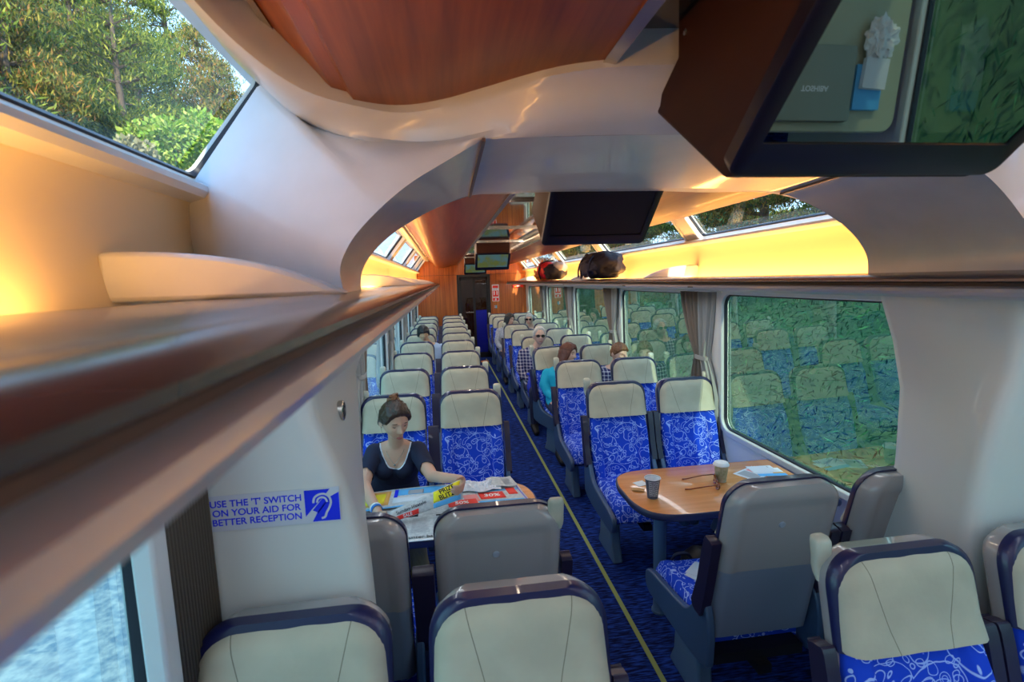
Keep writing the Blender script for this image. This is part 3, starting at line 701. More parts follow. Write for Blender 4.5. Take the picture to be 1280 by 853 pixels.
for i in range(11):          # rows of small print round the cup
    z = .018 + i*.008; r = lerp(.028, .041, z/.112)+.0006; a = radians(-145)
    while a < radians(-60):
        l = rnd.uniform(.05, .20); quad(bm, *[(r*cos(q), r*sin(q), zz) for q, zz in ((a, z), (a+l, z), (a+l, z+.0035), (a, z+.0035))]); a += l+.06
finish('printed_text', bm, 'white', c1, smooth=False)
M['kraft'] = mat('sand_cup', (.55, .50, .38), .6, var=((.42, .40, .26), 60))
c2 = cup('lidded_cup', 'beige paper cup with white lid and green leaf print on the table', (1.552, 2.60, T), .105, .029, .040, M['kraft'], lid='white')
bm = bmesh.new()
for i in range(9):
    a = radians(-150+i*14); h0 = .02+.012*(i % 3); r = lambda z: lerp(.029, .040, z/.105)+.0006
    quad(bm, *[(r(z)*cos(q), r(z)*sin(q), z) for q, z in ((a, h0), (a+.05, h0+.02), (a+.02, h0+.05), (a-.04, h0+.025))])
M['leafprint'] = mat('leaf_print', (.18, .26, .08), .7); finish('leaf_print', bm, 'leafprint', c2, smooth=False)
M['amber'] = mat('amber_plastic', (.20, .035, .008), .2, coat=.5); M['lens'] = mat('brown_lens', (.06, .012, .006), .08, coat=.6)
sg = thing('sunglasses', 'folded-open brown sunglasses lying on the table between the cups', 'sunglasses', (1.485, 2.535, T), radians(70)); sg.scale = (1.2, 1.2, 1.2)
bm = bmesh.new()
for s in (-1, 1):
    ring = [(s*.035+.029*cos(a), -.0-.004*cos(a*2), .024+.020*sin(a)) for a in [2*pi*k/20 for k in range(21)]]
    tube(bm, ring, .0032, 6)
tube(bm, [(-.008, 0, .030), (0, -.003, .033), (.008, 0, .030)], .0028, 6); finish('frame', bm, 'amber', sg)
for s in (-1, 1):
    bm = bmesh.new(); loft(bm, [[(s*.035+.028*cos(a), y, .024+.019*sin(a)) for a in [2*pi*k/20 for k in range(20)]] for y in (-.001, .001)]); finish('lens', bm, 'lens', sg)
    bm = bmesh.new(); tube(bm, [(s*.065, .002, .034), (s*.066, .05, .026), (s*.064, .10, .013), (s*.062, .125, .006), (s*.060, .148, .003)], [.003, .0026, .0026, .003, .0035], 6); finish('temple', bm, 'amber', sg)
def flat(name, label, cat, poly, m, z0, z1, rz=0, loc=(0, 0), group=None):
    t = thing(name, label, cat, (loc[0], loc[1], T), rz, group)
    bm = bmesh.new(); prism(bm, poly, z0, z1, 'z'); finish('sheet', bm, m, t, smooth=False); return t
M['brown'] = mat('brown_packet', (.50, .26, .09), .7)
pk = thing('sugar_packet', 'brown paper sugar packet beside the dark cup', 'packet', (1.035, 2.575, T), radians(-25))
bm = bmesh.new(); loft(bm, [[(x, y*w, z0+h*(1 if k else -1)*.5) for (x, w, h) in ((-.035, .8, .001), (-.03, 1, .002), (0, 1, .008), (.03, 1, .002), (.035, .8, .001))] for (y, k, z0) in ((-.02, 0, .005), (.02, 0, .005), (.02, 1, .005), (-.02, 1, .005), (-.02, 0, .005))], False)
finish('packet_body', bm, 'brown', pk)
n = flat('napkin', 'small white napkin lying behind the dark cup', 'napkin', [(-.035, -.03), (.035, -.03), (.035, .03), (-.035, .03)], 'paper', .0002, .002, .3, (1.085, 2.66))
def leaflet(label, loc, w, h, rz, z, blocks, m='paper'):
    t = thing('leaflet', label, 'leaflet', (loc[0], loc[1], T+z), rz, 'leaflets on the right table')
    bm = bmesh.new(); box(bm, -w/2, w/2, -h/2, h/2, 0, .0012); finish('sheet', bm, m, t, smooth=False)
    for x0, x1, y0, y1, mm in blocks:
        bm = bmesh.new(); box(bm, -w/2+x0*w, -w/2+x1*w, -h/2+y0*h, -h/2+y1*h, .0012, .0015); finish('printed_block', bm, mm, t, smooth=False)
    return t
leaflet('printed leaflet with grey photo, lowest in the pile by the window', (1.80, 2.665), .20, .14, .45, .0003, [(.1, .5, .1, .9, 'greyp'), (.55, .9, .5, .9, 'pinkp')])
leaflet('leaflet with a blue stripe sticking out under the white card', (1.90, 2.66), .17, .12, -.12, .0018, [(.0, 1, 0, .3, 'cyan'), (.6, 1, .3, .45, 'orange')])
leaflet('plain white card on top of the leaflets by the window', (1.885, 2.705), .155, .105, -.08, .0034, [(.80, .84, .7, .9, 'greyp')])
# bag on the floor below the right table, papers on the seat turned away
bg_ = thing('shoulder_bag', 'black shoulder bag with a looped strap on the floor under the right table', 'bag', (1.62, 2.80, 0))
bm = bmesh.new(); rings = []
for i in range(13):
    t_ = i/12; x = lerp(-.20, .20, t_); k = (1-abs(2*t_-1)**4)**.5 + .12
    rings.append([(x, .11*k*cos(a), .10+.10*k*sin(a)*(1+.08*sin(5*x*10))) for a in [2*pi*q/18 for q in range(18)]])
loft(bm, rings); finish('bag_body', bm, 'black', bg_, ang=60)
bm = bmesh.new(); tube(bm, smooth_pts([(-.15, -.02, .16), (-.20, -.05, .22), (-.27, -.03, .20), (-.28, 0, .08), (-.22, .0, .03), (-.15, 0, .05)], 5), .010, 6); finish('strap', bm, 'tedge', bg_)
bm = bmesh.new(); box(bm, -.12, .12, -.118, -.10, .06, .15); finish('pocket', bm, 'tedge', bg_, bevel=(.01, 2))
pp = thing('folded_papers', 'white folded papers lying on the blue cushion turned away from the viewer', 'papers', (1.20, 2.10, .485), .5)
for i, (dx, dy, a) in enumerate(((0, 0, 0), (.03, .02, .2))):
    bm = bmesh.new(); box(bm, -.06, .06, -.09, .09, .001+i*.004, .004+i*.004, Matrix.Translation((dx, dy, 0)) @ Matrix.Rotation(a, 4, 'Z')); finish('paper_sheet', bm, 'paper', pp, smooth=False)

# ------------------------------------------------------------------ newspapers on the left table
def sheet(parent, name, fn, nx, ny, m, th=.0012):
    bm = bmesh.new(); V = [[bm.verts.new(fn(i/nx, j/ny)) for i in range(nx+1)] for j in range(ny+1)]
    for j in range(ny):
        for i in range(nx): bm.faces.new((V[j][i], V[j][i+1], V[j+1][i+1], V[j+1][i]))
    o = finish(name, bm, m, parent, ang=180); s = o.modifiers.new('t', 'SOLIDIFY'); s.thickness = th; s.offset = 0; return o
def patch(fn, u0, u1, v0, v1, d=.0016):
    def g(a, b):
        u, v = lerp(u0, u1, a), lerp(v0, v1, b); p = Vector(fn(u, v)); e = .01
        nn = (Vector(fn(u+e, v))-p).cross(Vector(fn(u, v+e))-p)
        if nn.z < 0: nn = -nn
        return p + nn.normalized()*d
    return g
def page_text(parent, fn, cols, v0, v1, rnd, m='greyp', rows=18):
    bm = bmesh.new()
    for (u0, u1) in cols:
        for r in range(rows):
            v = lerp(v0, v1, (r+.2)/rows); dv = (v1-v0)/rows*.45; ue = lerp(u0, u1, rnd.uniform(.75, 1))
            g = patch(fn, u0, ue, v, v+dv, .0010)
            quad(bm, g(0, 0), g(1, 0), g(1, 1), g(0, 1))
    o = finish('printed_text', bm, m, parent, smooth=False)
np1 = thing('newspaper', 'open newspaper with columns of print lying on the left table', 'newspaper', (0, 0, 0), 0, 'newspapers on the left table')
def f1(u, v): return (lerp(-.56, .10, u)+.10*v*0, lerp(2.235, 2.62, v)-.05*u*0 + .06*(u-.5)*0, T+.003+.004*sin(3*u)+.002*sin(7*v))
sheet(np1, 'sheet', f1, 16, 10, 'news')
page_text(np1, f1, [(.36, .50), (.52, .66), (.68, .82)], .20, .62, rnd); page_text(np1, f1, [(.60, .95)], .70, .9, rnd, rows=8)
for a, b, c, d, mm in ((.36, .56, .66, .76, 'ink'), (.0, 1, .0, .05, 'white'), (.70, .98, .64, .68, 'ink'), (.40, .47, .69, .74, 'white')):
    sheet(np1, 'printed_block', patch(f1, a, b, c, d), 8, 2, mm, .0004)
def on(fn, u, v, up=1, d=.002):
    """frame on a sheet: text reads along -u (upside down for the viewer) when up = -1"""
    p = Vector(fn(u, v)); a = (Vector(fn(u+.01, v))-p).normalized(); b = (Vector(fn(u, v+.01))-p).normalized(); n_ = a.cross(b).normalized(); b = n_.cross(a)
    if n_.z < 0: n_ = -n_; 
    if up < 0: a, b = -a, -b
    p = p + n_*d
    return Matrix(((a.x, b.x, n_.x, p.x), (a.y, b.y, n_.y, p.y), (a.z, b.z, n_.z, p.z), (0, 0, 0, 1)))
lettering('headline', 'counter bad charge', .034, 'ink', np1, on(f1, .66, .09, 1, .0025))
np2 = thing('newspaper', 'newspaper spread with red and blue adverts towards the aisle on the left table', 'newspaper', (0, 0, 0), 0, 'newspapers on the left table')
def f2(u, v): return (lerp(-.02, .42, u)-.05*v, lerp(2.48, 2.80, v)+.015*u, T+.008+.006*sin(2.5*u+1)+.003*sin(6*v))
sheet(np2, 'sheet', f2, 14, 10, 'news')
for a, b, c, d, mm in ((.0, .36, .18, .42, 'red'), (.42, .74, .36, .66, 'red'), (.80, .92, .5, .8, 'red'), (.38, .95, .16, .30, 'cyan'), (.40, .96, .70, .76, 'cyan'), (.22, .40, .3, .62, 'pinkp'), (.05, .20, .55, .9, 'greyp'), (.965, .975, .1, .95, 'blueink')):
    sheet(np2, 'printed_block', patch(f2, a, b, c, d, .0014+.0004*(mm == 'red')), 6, 4, mm, .0004)
lettering('price', '30%', .055, 'white', np2, on(f2, .58, .51, 1, .0028), bold=True)
lettering('price', '50%', .045, 'white', np2, on(f2, .17, .30, 1, .0028), bold=True)
np3 = thing('newspaper', 'newspaper page with an orange picture lying in front of the reading woman', 'newspaper', (0, 0, 0), 0, 'newspapers on the left table')
def f3(u, v): return (lerp(-.54, -.03, u), lerp(2.58, 2.83, v)+.02*u, T+.012+.008*sin(2.5*u)+.003*sin(5*v+u))
sheet(np3, 'sheet', f3, 14, 8, 'news')
for a, b, c, d, mm in ((.06, .36, .15, .92, 'orange'), (.10, .31, .25, .80, 'yellow'), (.40, .98, .60, .95, 'cyan'), (.40, .95, .2, .5, 'paper'), (.55, .72, .62, .85, 'greyp'), (.02, .98, .0, .06, 'cyan'), (.40, .44, .5, .95, 'blueink')):
    sheet(np3, 'printed_block', patch(f3, a, b, c, d, .0014+(.0006 if mm in ('yellow', 'greyp', 'blueink') else 0)), 6, 4, mm, .0004)
M['palecloth'] = mat('pale_print', (.62, .60, .52), .8)
np4 = thing('crumpled_newspaper', 'crumpled pale newspaper heaped at the far side of the left table', 'newspaper', (0, 0, 0), 0)
def f4(u, v):
    x, y = lerp(.02, .27, u), lerp(2.70, 2.85, v)+.02*sin(u*9); q = noise.cell(Vector((x*38+y*20, y*38-x*15, 1.3)))*.5+noise.noise(Vector((x*30, y*30, 1.3)))*.6
    return (x+.02*noise.noise(Vector((x*15, y*15, 4))), y, T+.018+.034*abs(q)*(1-abs(2*v-1)**3)*(1-abs(2*u-1)**4)+.006*sin(pi*u))
o = sheet(np4, 'sheet', f4, 30, 18, 'paper')
for p_ in o.data.polygons: p_.use_smooth = False
def f5(u, v): return (lerp(.22, .37, u)-.03*v, lerp(2.735, 2.85, v)+.015*u, T+.020+.012*v+.006*sin(6*u))
sheet(np4, 'page', f5, 10, 8, 'news'); page_text(np4, f5, [(.1, .45), (.55, .9)], .15, .85, rnd, rows=10)
# the newspaper the woman is holding: a creased page standing between her hands
hp_ = thing('held_newspaper', 'folded newspaper with a yellow banner held up in the woman\'s hands', 'newspaper', (0, 0, 0))
def f6(u, v):   # u: left hand side of the picture to right; v: bottom to top, leaning back to the reader
    p = Vector((-.325, 2.40, .772)).lerp(Vector((.045, 2.54, .80)), u) + Vector((.0, .075, .082))*v*(.5+.5*u)
    p += Vector((-.3, -.9, .2))*(.018*sin(pi*u)) + Vector((0, -.012, 0))*sin(pi*v)
    return p
sheet(hp_, 'sheet', f6, 20, 8, 'news'); 
def f6b(u, v): return Vector(f6(u, v)) + Vector((0, .012, -.002))*(1-v)
sheet(hp_, 'back_page', f6b, 20, 8, 'news')
def pf(u0, u1, v0, v1, d=.0016):
    def g(a, b):
        u, v = lerp(u0, u1, a), lerp(v0, v1, b); p = Vector(f6(u, v)); e = .01
        nn = (Vector(f6(u+e, v))-p).cross(Vector(f6(u, v+e))-p)
        if nn.y > 0: nn = -nn
        return p+nn.normalized()*d
    return g
for a, b, c, d, mm in ((.60, .97, .38, .97, 'yellow'), (.60, .97, .03, .34, 'cyan'), (.10, .40, .03, .42, 'red')):
    sheet(hp_, 'printed_block', pf(a, b, c, d), 8, 4, mm, .0004)
def onf(u, v, d=.0024, up=1):
    p = Vector(f6(u, v)); a = (Vector(f6(u+.01, v))-p).normalized(); b = (Vector(f6(u, v+.01))-p).normalized(); n_ = a.cross(b).normalized()
    if n_.y > 0: n_ = -n_
    b = n_.cross(a); p = p + n_*d
    return Matrix(((a.x*up, b.x*up, n_.x, p.x), (a.y*up, b.y*up, n_.y, p.y), (a.z*up, b.z*up, n_.z, p.z), (0, 0, 0, 1)))
lettering('banner_text', 'PRIZE', .036, 'ink', hp_, onf(.785, .83), bold=True); lettering('banner_text', 'BLITZ', .036, 'ink', hp_, onf(.785, .53), bold=True)
lettering('masthead', 'Sunday lifestyle', .026, 'ink', hp_, onf(.30, .66)); lettering('advert_text', 'SALE', .022, 'white', hp_, onf(.25, .22), bold=True)

# ------------------------------------------------------------------ sign on the left pillar
def Mx(o, xa, ya):
    xa = Vector(xa).normalized(); ya = Vector(ya).normalized(); z = xa.cross(ya)
    return Matrix(((xa.x, ya.x, z.x, o[0]), (xa.y, ya.y, z.y, o[1]), (xa.z, ya.z, z.z, o[2]), (0, 0, 0, 1)))
st = thing('information_sticker', 'white sticker with blue hearing aid notice and ear symbol on the left pillar', 'sticker', (-.455, 1.2885, 1.384))
W_, H_ = .318, .094
bm = bmesh.new(); box(bm, -W_/2, W_/2, -.0012, 0, -H_/2, H_/2); M['sticker'] = mat('sticker', (.60, .64, .74), .4); finish('backing', bm, 'sticker', st, smooth=False)
mm = lambda x, z, y=-.0014: Matrix.Translation((x, y, z)) @ Matrix.Rotation(pi/2, 4, 'X')
for i, tx in enumerate(("USE THE 'T' SWITCH", 'ON YOUR AID FOR', 'BETTER RECEPTION')):
    lettering('lettering', tx, .0245, 'blueink', st, mm(-.047, .0245-.0245*i), ext=.0003, bold=True)
bm = bmesh.new(); bx0, bx1, h2 = .071, .157, .043
for poly in ([(bx0, -h2+.015), (bx0, h2), (bx1-.022, h2), (bx1-.036, h2-.018), (bx0+.016, -.010)], [(bx0, h2), (bx0, h2-.001), (bx1-.023, h2-.001), (bx1-.022, h2)], [(bx0+.016, -h2), (bx0+.030, -.018), (bx1-.024, h2-.022), (bx1, h2-.010), (bx1, -h2)], [(bx0+.018, -.012), (bx0+.032, -.020), (bx1-.022, h2-.024), (bx1-.034, h2-.016)]):
    bm.faces.new([bm.verts.new((x, -.0016, z)) for x, z in poly])
finish('symbol_ground', bm, 'blueink', st, smooth=False)
bm = bmesh.new()
def ribbon(pts, w):
    pts = smooth_pts([(x, 0, z) for x, z in pts], 6); V = []
    for i, p in enumerate(pts):
        d = (pts[min(i+1, len(pts)-1)]-pts[max(i-1, 0)]).normalized(); q = Vector((-d.z, 0, d.x))*w
        V.append((bm.verts.new(p+q+Vector((0, -.0022, 0))), bm.verts.new(p-q+Vector((0, -.0022, 0)))))
    for a, b in zip(V, V[1:]): bm.faces.new((a[0], b[0], b[1], a[1]))
ribbon([(.092, .008), (.096, .022), (.108, .030), (.122, .030), (.133, .021), (.136, .006), (.131, -.008), (.124, -.020), (.119, -.032), (.110, -.035)], .0028)
ribbon([(.101, .008), (.105, .018), (.114, .022), (.123, .018), (.127, .008)], .0024)
finish('ear_symbol', bm, 'sticker', st, smooth=False)
# ------------------------------------------------------------------ screens hanging from the ceiling
def pic_mat():
    m = mat('map_picture', (.01, .01, .01), .15); n = m.node_tree; b = n.nodes['Principled BSDF']
    t = n.nodes.new('ShaderNodeTexCoord'); z = n.nodes.new('ShaderNodeTexNoise'); z.inputs['Scale'].default_value = 7; z.inputs['Detail'].default_value = 3
    n.links.new(t.outputs['Object'], z.inputs['Vector']); r = n.nodes.new('ShaderNodeValToRGB')
    r.color_ramp.elements[0].position = .44; r.color_ramp.elements[0].color = (.10, .22, .24, 1); r.color_ramp.elements[1].position = .58; r.color_ramp.elements[1].color = (.16, .20, .05, 1)
    n.links.new(z.outputs['Fac'], r.inputs[0]); n.links.new(r.outputs[0], b.inputs['Emission Color']); b.inputs['Emission Strength'].default_value = .40
    return m
M['map'] = pic_mat()
def make_tv(name, label, yb_, lit, gm='tvglass'):
    t = thing(name, label, 'screen', (CX+.005, yb_, 0), 0, None)
    zt, zb, dy, w = 2.330, 2.103, -.258, .495
    V = Vector((0, dy, zt-zb)); L = V.length; V.normalize(); U = Vector((1, 0, 0)); N = U.cross(V)   # N toward the viewer and down
    if N.z > 0: N = -N
    c = Vector((0, dy/2, (zt+zb)/2))
    def P(q, d): return c + U*q[0] + V*q[1] + N*d
    bm = bmesh.new(); R_ = rrect(w, L, .022, 6); R2 = rrect(w-.012, L-.012, .018, 6); R3 = rrect(w-.062, L-.085, .004, 6, 0, .018)
    loft(bm, [[P(q, -.034) for q in R2], [P(q, -.030) for q in R_], [P(q, -.004) for q in R_], [P(q, 0) for q in R2], [P(q, -.0005) for q in R3], [P(q, -.006) for q in R3]]); finish('bezel', bm, 'tvbezel', t, ang=40)
    bm = bmesh.new(); loft(bm, [[P(q, -.008) for q in rrect(w-.060, L-.083, .003, 2, 0, .018)], [P(q, -.0035) for q in rrect(w-.060, L-.083, .003, 2, 0, .018)]]); finish('screen_glass', bm, 'map' if lit else gm, t, smooth=False)
    # wedge housing behind the screen
    side = [(dy*.98, zt+.012), (-.0, zb+.008), (.030, zb+.006), (.30, 2.30), (.285, 2.325), (.20, 2.37), (.20, 2.47), (dy*.98-.05, 2.47)]
    bm = bmesh.new(); prism(bm, side, -w/2+.012, w/2-.012, 'x'); finish('housing', bm, 'tvbody', t, bevel=(.007, 2))
    bm = bmesh.new()
    for s in (-1, 1): lathe(bm, [(.001, -.003), (.006, -.002), (.006, .002), (.001, .003)], (0, 0, 0), 12)
    for i, v in enumerate(bm.verts):
        s = -1 if i < len(bm.verts)/2 else 1; x, y, z = v.co; v.co = (s*(w/2-.012)+z*s*1.2, .165+x, 2.40+y)
    finish('screw', bm, 'metal', t)
    return t
make_tv('ceiling_screen', 'large dark ceiling screen nearest the viewer, cut off by the top edge', .77, False)
make_tv('ceiling_screen', 'black switched-off ceiling screen hanging from the far edge of the arch', 2.31, False, 'tvoff')
make_tv('ceiling_screen', 'small far ceiling screen showing a map, in front of the last screen', 7.3, True)
make_tv('ceiling_screen', 'farthest ceiling screen, partly hidden just above the end door', 11.3, True)

# ------------------------------------------------------------------ curtains tied at the window posts
def drape(y_top0, y_top1, y_tie0, y_tie1, y_bot0, y_bot1, s, n_pl, seed):
    bm = bmesh.new(); rings = []
    Z = [1.815, 1.7, 1.55, 1.42, 1.33, 1.30, 1.27, 1.24, 1.15, 1.0, .88, .80]
    for z in Z:
        if z >= 1.285: t = ((1.815-z)/(1.815-1.285))**1.5; a, b = lerp(y_top0, y_tie0, t), lerp(y_top1, y_tie1, t)
        else: t = min(1, ((1.285-z)/.3))**.7; a, b = lerp(y_tie0, y_bot0, t), lerp(y_tie1, y_bot1, t)
        f, k = [], 40
        for i in range(k+1):
            u = i/k; d = .018*sin(2*pi*n_pl*u+seed)+.012*sin(2*pi*n_pl*.37*u+seed*3)
            f.append((CX+s*(1.325+.010+d), lerp(a, b, u), z))
        g = [(x+s*.004, y, zz) for x, y, zz in f[::-1]]
        rings.append(f+g)
    loft(bm, rings); return bm
PO = [3.60, 5.73, 7.87, 10.01]
for side, s in (('left', -1), ('right', 1)):
    for j, y in enumerate(PO):
        t = thing('curtain', 'grey-brown tied curtain at the %s window post on the %s side' % (('nearest', 'second', 'third', 'farthest')[j], side), 'curtain', (0, 0, 0), 0, 'curtains tied at the window posts')
        finish('curtain_panel', drape(y+.20, y+.48, y+.13, y+.21, y+.10, y+.30, s, 6, 1.0+j), 'curtain', t, ang=180)
        finish('curtain_panel', drape(y-.04, y+.18, y+.04, y+.12, y-.10, y+.04, s, 5, 2.3+j), 'curtain2', t, ang=180)
        bm = bmesh.new(); R_ = [(1.335+.034*cos(a), y+.125+.10*sin(a)) for a in [2*pi*k/20 for k in range(20)]]
        loft(bm, [[(CX+s*p, q, z) for p, q in R_] for z in (1.268, 1.300)]); finish('tie_band', bm, 'curtain2', t, ang=60)
        bm = bmesh.new(); box(bm, CX+s*1.31, CX+s*1.355, y-.05, y+.50, 1.812, 1.824); finish('curtain_track', bm, 'trim', t, smooth=False)
t = thing('curtain', 'dark finely pleated curtain against the wall left of the sticker pillar', 'curtain', (0, 0, 0))
bm = bmesh.new(); f = []
for i in range(121):
    u = i/120; f.append((CX-1.315+.012*sin(2*pi*15*u), lerp(1.085, 1.275, u)))
g = [(x-.006, y) for x, y in f[::-1]]
loft(bm, [[(x, y, z) for x, y in f+g] for z in (.80, 1.82)]); finish('curtain_panel', bm, 'pleat', t, ang=180)
bm = bmesh.new(); box(bm, CX-1.345, CX-1.30, 1.02, 1.075, .74, 1.83); o = finish('post', bm, 'trim', t, bevel=(.008, 2))

# ------------------------------------------------------------------ bags on the right rack
def blob(bm, c, r, seed, amp=.12, nx=40, ny=24, p=.75, zmin=0):
    rings = []
    for j in range(ny+1):
        ph_ = -pi/2 + pi*j/ny; ring = []
        for i in range(nx):
            a = 2*pi*i/nx; sg_ = lambda v: math.copysign(abs(v)**p, v)
            d = Vector((sg_(cos(a))*abs(cos(ph_))**p, sg_(sin(a))*abs(cos(ph_))**p, sg_(sin(ph_))))
            k = 1 + amp*noise.noise(d*2.6+Vector((seed, 0, 0))) + amp*.5*noise.noise(d*6+Vector((0, seed, 0)))
            q = Vector((c[0]+d.x*r[0]*k, c[1]+d.y*r[1]*k, max(zmin, c[2]+d.z*r[2]*k))); ring.append(q)
        rings.append(ring)
    loft(bm, rings)
M['nylon'] = mat('black_nylon', (.008, .008, .020), .7, bump=(40, .5, .01)); M['nylon2'] = mat('navy_nylon', (.016, .018, .05), .6, bump=(60, .4, .01))
bp = thing('backpack', 'big black and navy backpack lying on the right luggage rack', 'backpack', (1.775, 5.45, 1.935))
bm = bmesh.new(); blob(bm, (0, 0, .145), (.20, .33, .145), 1, .17); finish('bag_body', bm, 'nylon', bp, ang=180)
bm = bmesh.new(); blob(bm, (-.13, -.02, .12), (.11, .25, .10), 5, .22); finish('front_pocket', bm, 'nylon2', bp, ang=180)
for a, b in ((-.20, -.12), (.05, .02), (.17, .2)):
    bm = bmesh.new(); tube(bm, smooth_pts([(-.235, a, .02), (-.23, a, .12), (-.17, (a+b)/2, .23), (-.02, b, .295), (.12, b, .26)], 5), .010, 6); finish('strap', bm, 'nylon2', bp)
bm = bmesh.new(); tube(bm, smooth_pts([(-.05, .28, .24), (-.08, .36, .29), (-.10, .40, .20), (-.12, .37, .08), (-.16, .33, .01)], 5), .013, 6); finish('carry_strap', bm, 'nylon', bp)
M['redn'] = mat('red_nylon', (.75, .015, .02), .5, bump=(40, .4, .01)); M['greyn'] = mat('grey_nylon', (.32, .30, .27), .6); M['orangen'] = mat('orange_nylon', (.60, .20, .04), .6, bump=(40, .5, .01))
b2 = thing('backpack', 'smaller red, black and grey backpack farther along the right luggage rack', 'backpack', (1.765, 7.95, 1.935))
bm = bmesh.new(); blob(bm, (0, -.02, .13), (.19, .30, .13), 9, .12); finish('bag_body', bm, 'nylon', b2, ang=180)
bm = bmesh.new(); blob(bm, (-.10, .06, .155), (.14, .23, .135), 3, .12); finish('red_panel', bm, 'redn', b2, ang=180)
bm = bmesh.new(); blob(bm, (.05, -.22, .19), (.12, .11, .08), 6, .1); finish('grey_panel', bm, 'greyn', b2, ang=180)
bm = bmesh.new(); tube(bm, smooth_pts([(-.21, .02, .02), (-.25, -.05, .14), (-.18, -.03, .27), (0, .0, .31)], 5), .014, 6); finish('strap', bm, 'nylon', b2)
b3 = thing('cloth_bag', 'crumpled orange cloth bag beside the red backpack on the right rack', 'bag', (1.67, 8.42, 1.935))
bm = bmesh.new(); blob(bm, (0, 0, .075), (.13, .15, .08), 12, .35, p=.9); finish('bag_body', bm, 'orangen', b3, ang=180)
bm = bmesh.new(); tube(bm, smooth_pts([(-.1, -.1, .1), (-.13, -.05, .16), (-.13, .02, .16), (-.1, .06, .1)], 5), .010, 6); finish('strap', bm, 'orangen', b3)

# ------------------------------------------------------------------ signs and fittings on the end wall
sn = thing('safety_sign', 'tall red and white safety sign on the wooden end wall beside the door', 'sign', (1.285, Y1-.004, 1.64))
bm = bmesh.new(); box(bm, -.088, .088, 0, .004, -.212, .212); finish('sign_board', bm, 'paper', sn, bevel=(.003, 1))
for a, b, c, d in ((-.072, .072, .125, .185), (-.072, .072, -.095, .060), (-.075, .075, -.198, -.125)):
    bm = bmesh.new(); box(bm, a, b, -.002, .001, c, d); finish('red_field', bm, 'red', sn, smooth=False)
bm = bmesh.new(); box(bm, -.050, -.022, -.004, 0, -.055, .045); box(bm, .022, .050, -.004, 0, -.055, .045); box(bm, -.016, .016, -.004, 0, -.185, -.140); box(bm, -.022, .022, -.004, 0, -.178, -.160); finish('white_figure', bm, 'white', sn, smooth=False)
bm = bmesh.new()
for i in range(3): box(bm, -.06, .06-.012*i, -.003, 0, .110-.014*i, .116-.014*i)
finish('small_print', bm, 'greyp', sn, smooth=False)
bx = thing('alarm_box', 'small red alarm box under the right rack on the end wall', 'alarm box', (1.86, Y1-.03, 1.795))
bm = bmesh.new(); box(bm, -.14, .14, 0, .03, -.032, .030); finish('box_body', bm, 'red', bx, bevel=(.004, 2))
bm = bmesh.new(); box(bm, -.03, .06, -.003, .002, -.010, .014); finish('white_label', bm, 'white', bx, smooth=False)
bm = bmesh.new(); box(bm, -.09, -.06, -.006, .002, -.022, -.004); finish('catch', bm, 'yellow', bx, smooth=False)
sw = thing('wall_switch', 'small grey switch plate below the red and white sign', 'switch', (1.275, Y1-.008, 1.29))
bm = bmesh.new(); box(bm, -.042, .042, 0, .008, -.045, .045); finish('plate', bm, 'metal', sw, bevel=(.004, 2))
for x in (-.018, .018):
    for z in (-.018, .018):
        bm = bmesh.new(); box(bm, x-.011, x+.011, -.004, .001, z-.011, z+.011); finish('button', bm, 'cyan' if x > 0 else 'pinkp', sw, smooth=False)
mt_ = thing('door_mat', 'small orange-brown mat on the dark floor before the end door', 'mat', (.84, 11.95, 0))
bm = bmesh.new(); box(bm, -.16, .16, -.12, .12, .001, .008); finish('mat_pile', bm, 'orangen', mt_, bevel=(.003, 1))
bm = bmesh.new(); 
for a in (-.15, .15): box(bm, a-.008, a+.008, -.118, .118, .006, .010)
finish('edge_trim', bm, 'rackd', mt_, smooth=False)

# ------------------------------------------------------------------ outside: ground, banks, trees
M['ground'] = mat('grassy_ground', (.03, .09, .04), .95, var=((.06, .11, .05), .8)); M['bark'] = mat('bark', (.10, .075, .06), .9)
def terrain(name, x0, x1, fz, m):
    bm = bmesh.new(); nx, ny = 24, 50
    V = [[bm.verts.new((lerp(x0, x1, i/nx), lerp(-25, 90, j/ny), fz(lerp(x0, x1, i/nx), lerp(-25, 90, j/ny)))) for i in range(nx+1)] for j in range(ny+1)]
    for j in range(ny):
        for i in range(nx): bm.faces.new((V[j][i], V[j][i+1], V[j+1][i+1], V[j+1][i]))
    o = struct(name, bm, m, ang=180); return o
lz = lambda x, y: -1.2 + max(0, (-x-6))*.16 + .3*noise.noise(Vector((x*.2, y*.2, 0)))
rz_ = lambda x, y: -1.2 + min(3.2, max(0, (x-4.0))*.95) + max(0, x-8)*.1 + .25*noise.noise(Vector((x*.3, y*.3, 2)))
terrain('ground_left', -60, .7, lz, 'ground'); terrain('ground_right', .7, 60, rz_, 'ground')
bm = bmesh.new(); box(bm, -4.6, 3.1, -40, 120, -1.25, -.82); struct('ground_ballast', bm, mat('ballast', (.12, .20, .32), .95, var=((.34, .40, .48), 14)), smooth=False)
def leaves(bm, pts, size, rnd, up=.3, asp=.5):
    for p, n_ in pts:
        a = Vector((rnd.gauss(0, 1), rnd.gauss(0, 1), rnd.gauss(0, 1)+up)).normalized()
        if n_ is not None: a = (a*.7+n_).normalized()
        b = a.cross(Vector((rnd.gauss(0, 1), rnd.gauss(0, 1), rnd.gauss(0, 1)))).normalized(); s = size*rnd.uniform(.6, 1.3)
        v = [bm.verts.new(p - b*s*asp), bm.verts.new(p + a*s*.9), bm.verts.new(p + b*s*asp), bm.verts.new(p - a*s*.6)]; bm.faces.new(v)
M['pine'] = leafmat('pine_needles', [(.02, .06, .02), (.06, .12, .02), (.18, .25, .03), (.42, .42, .06)])
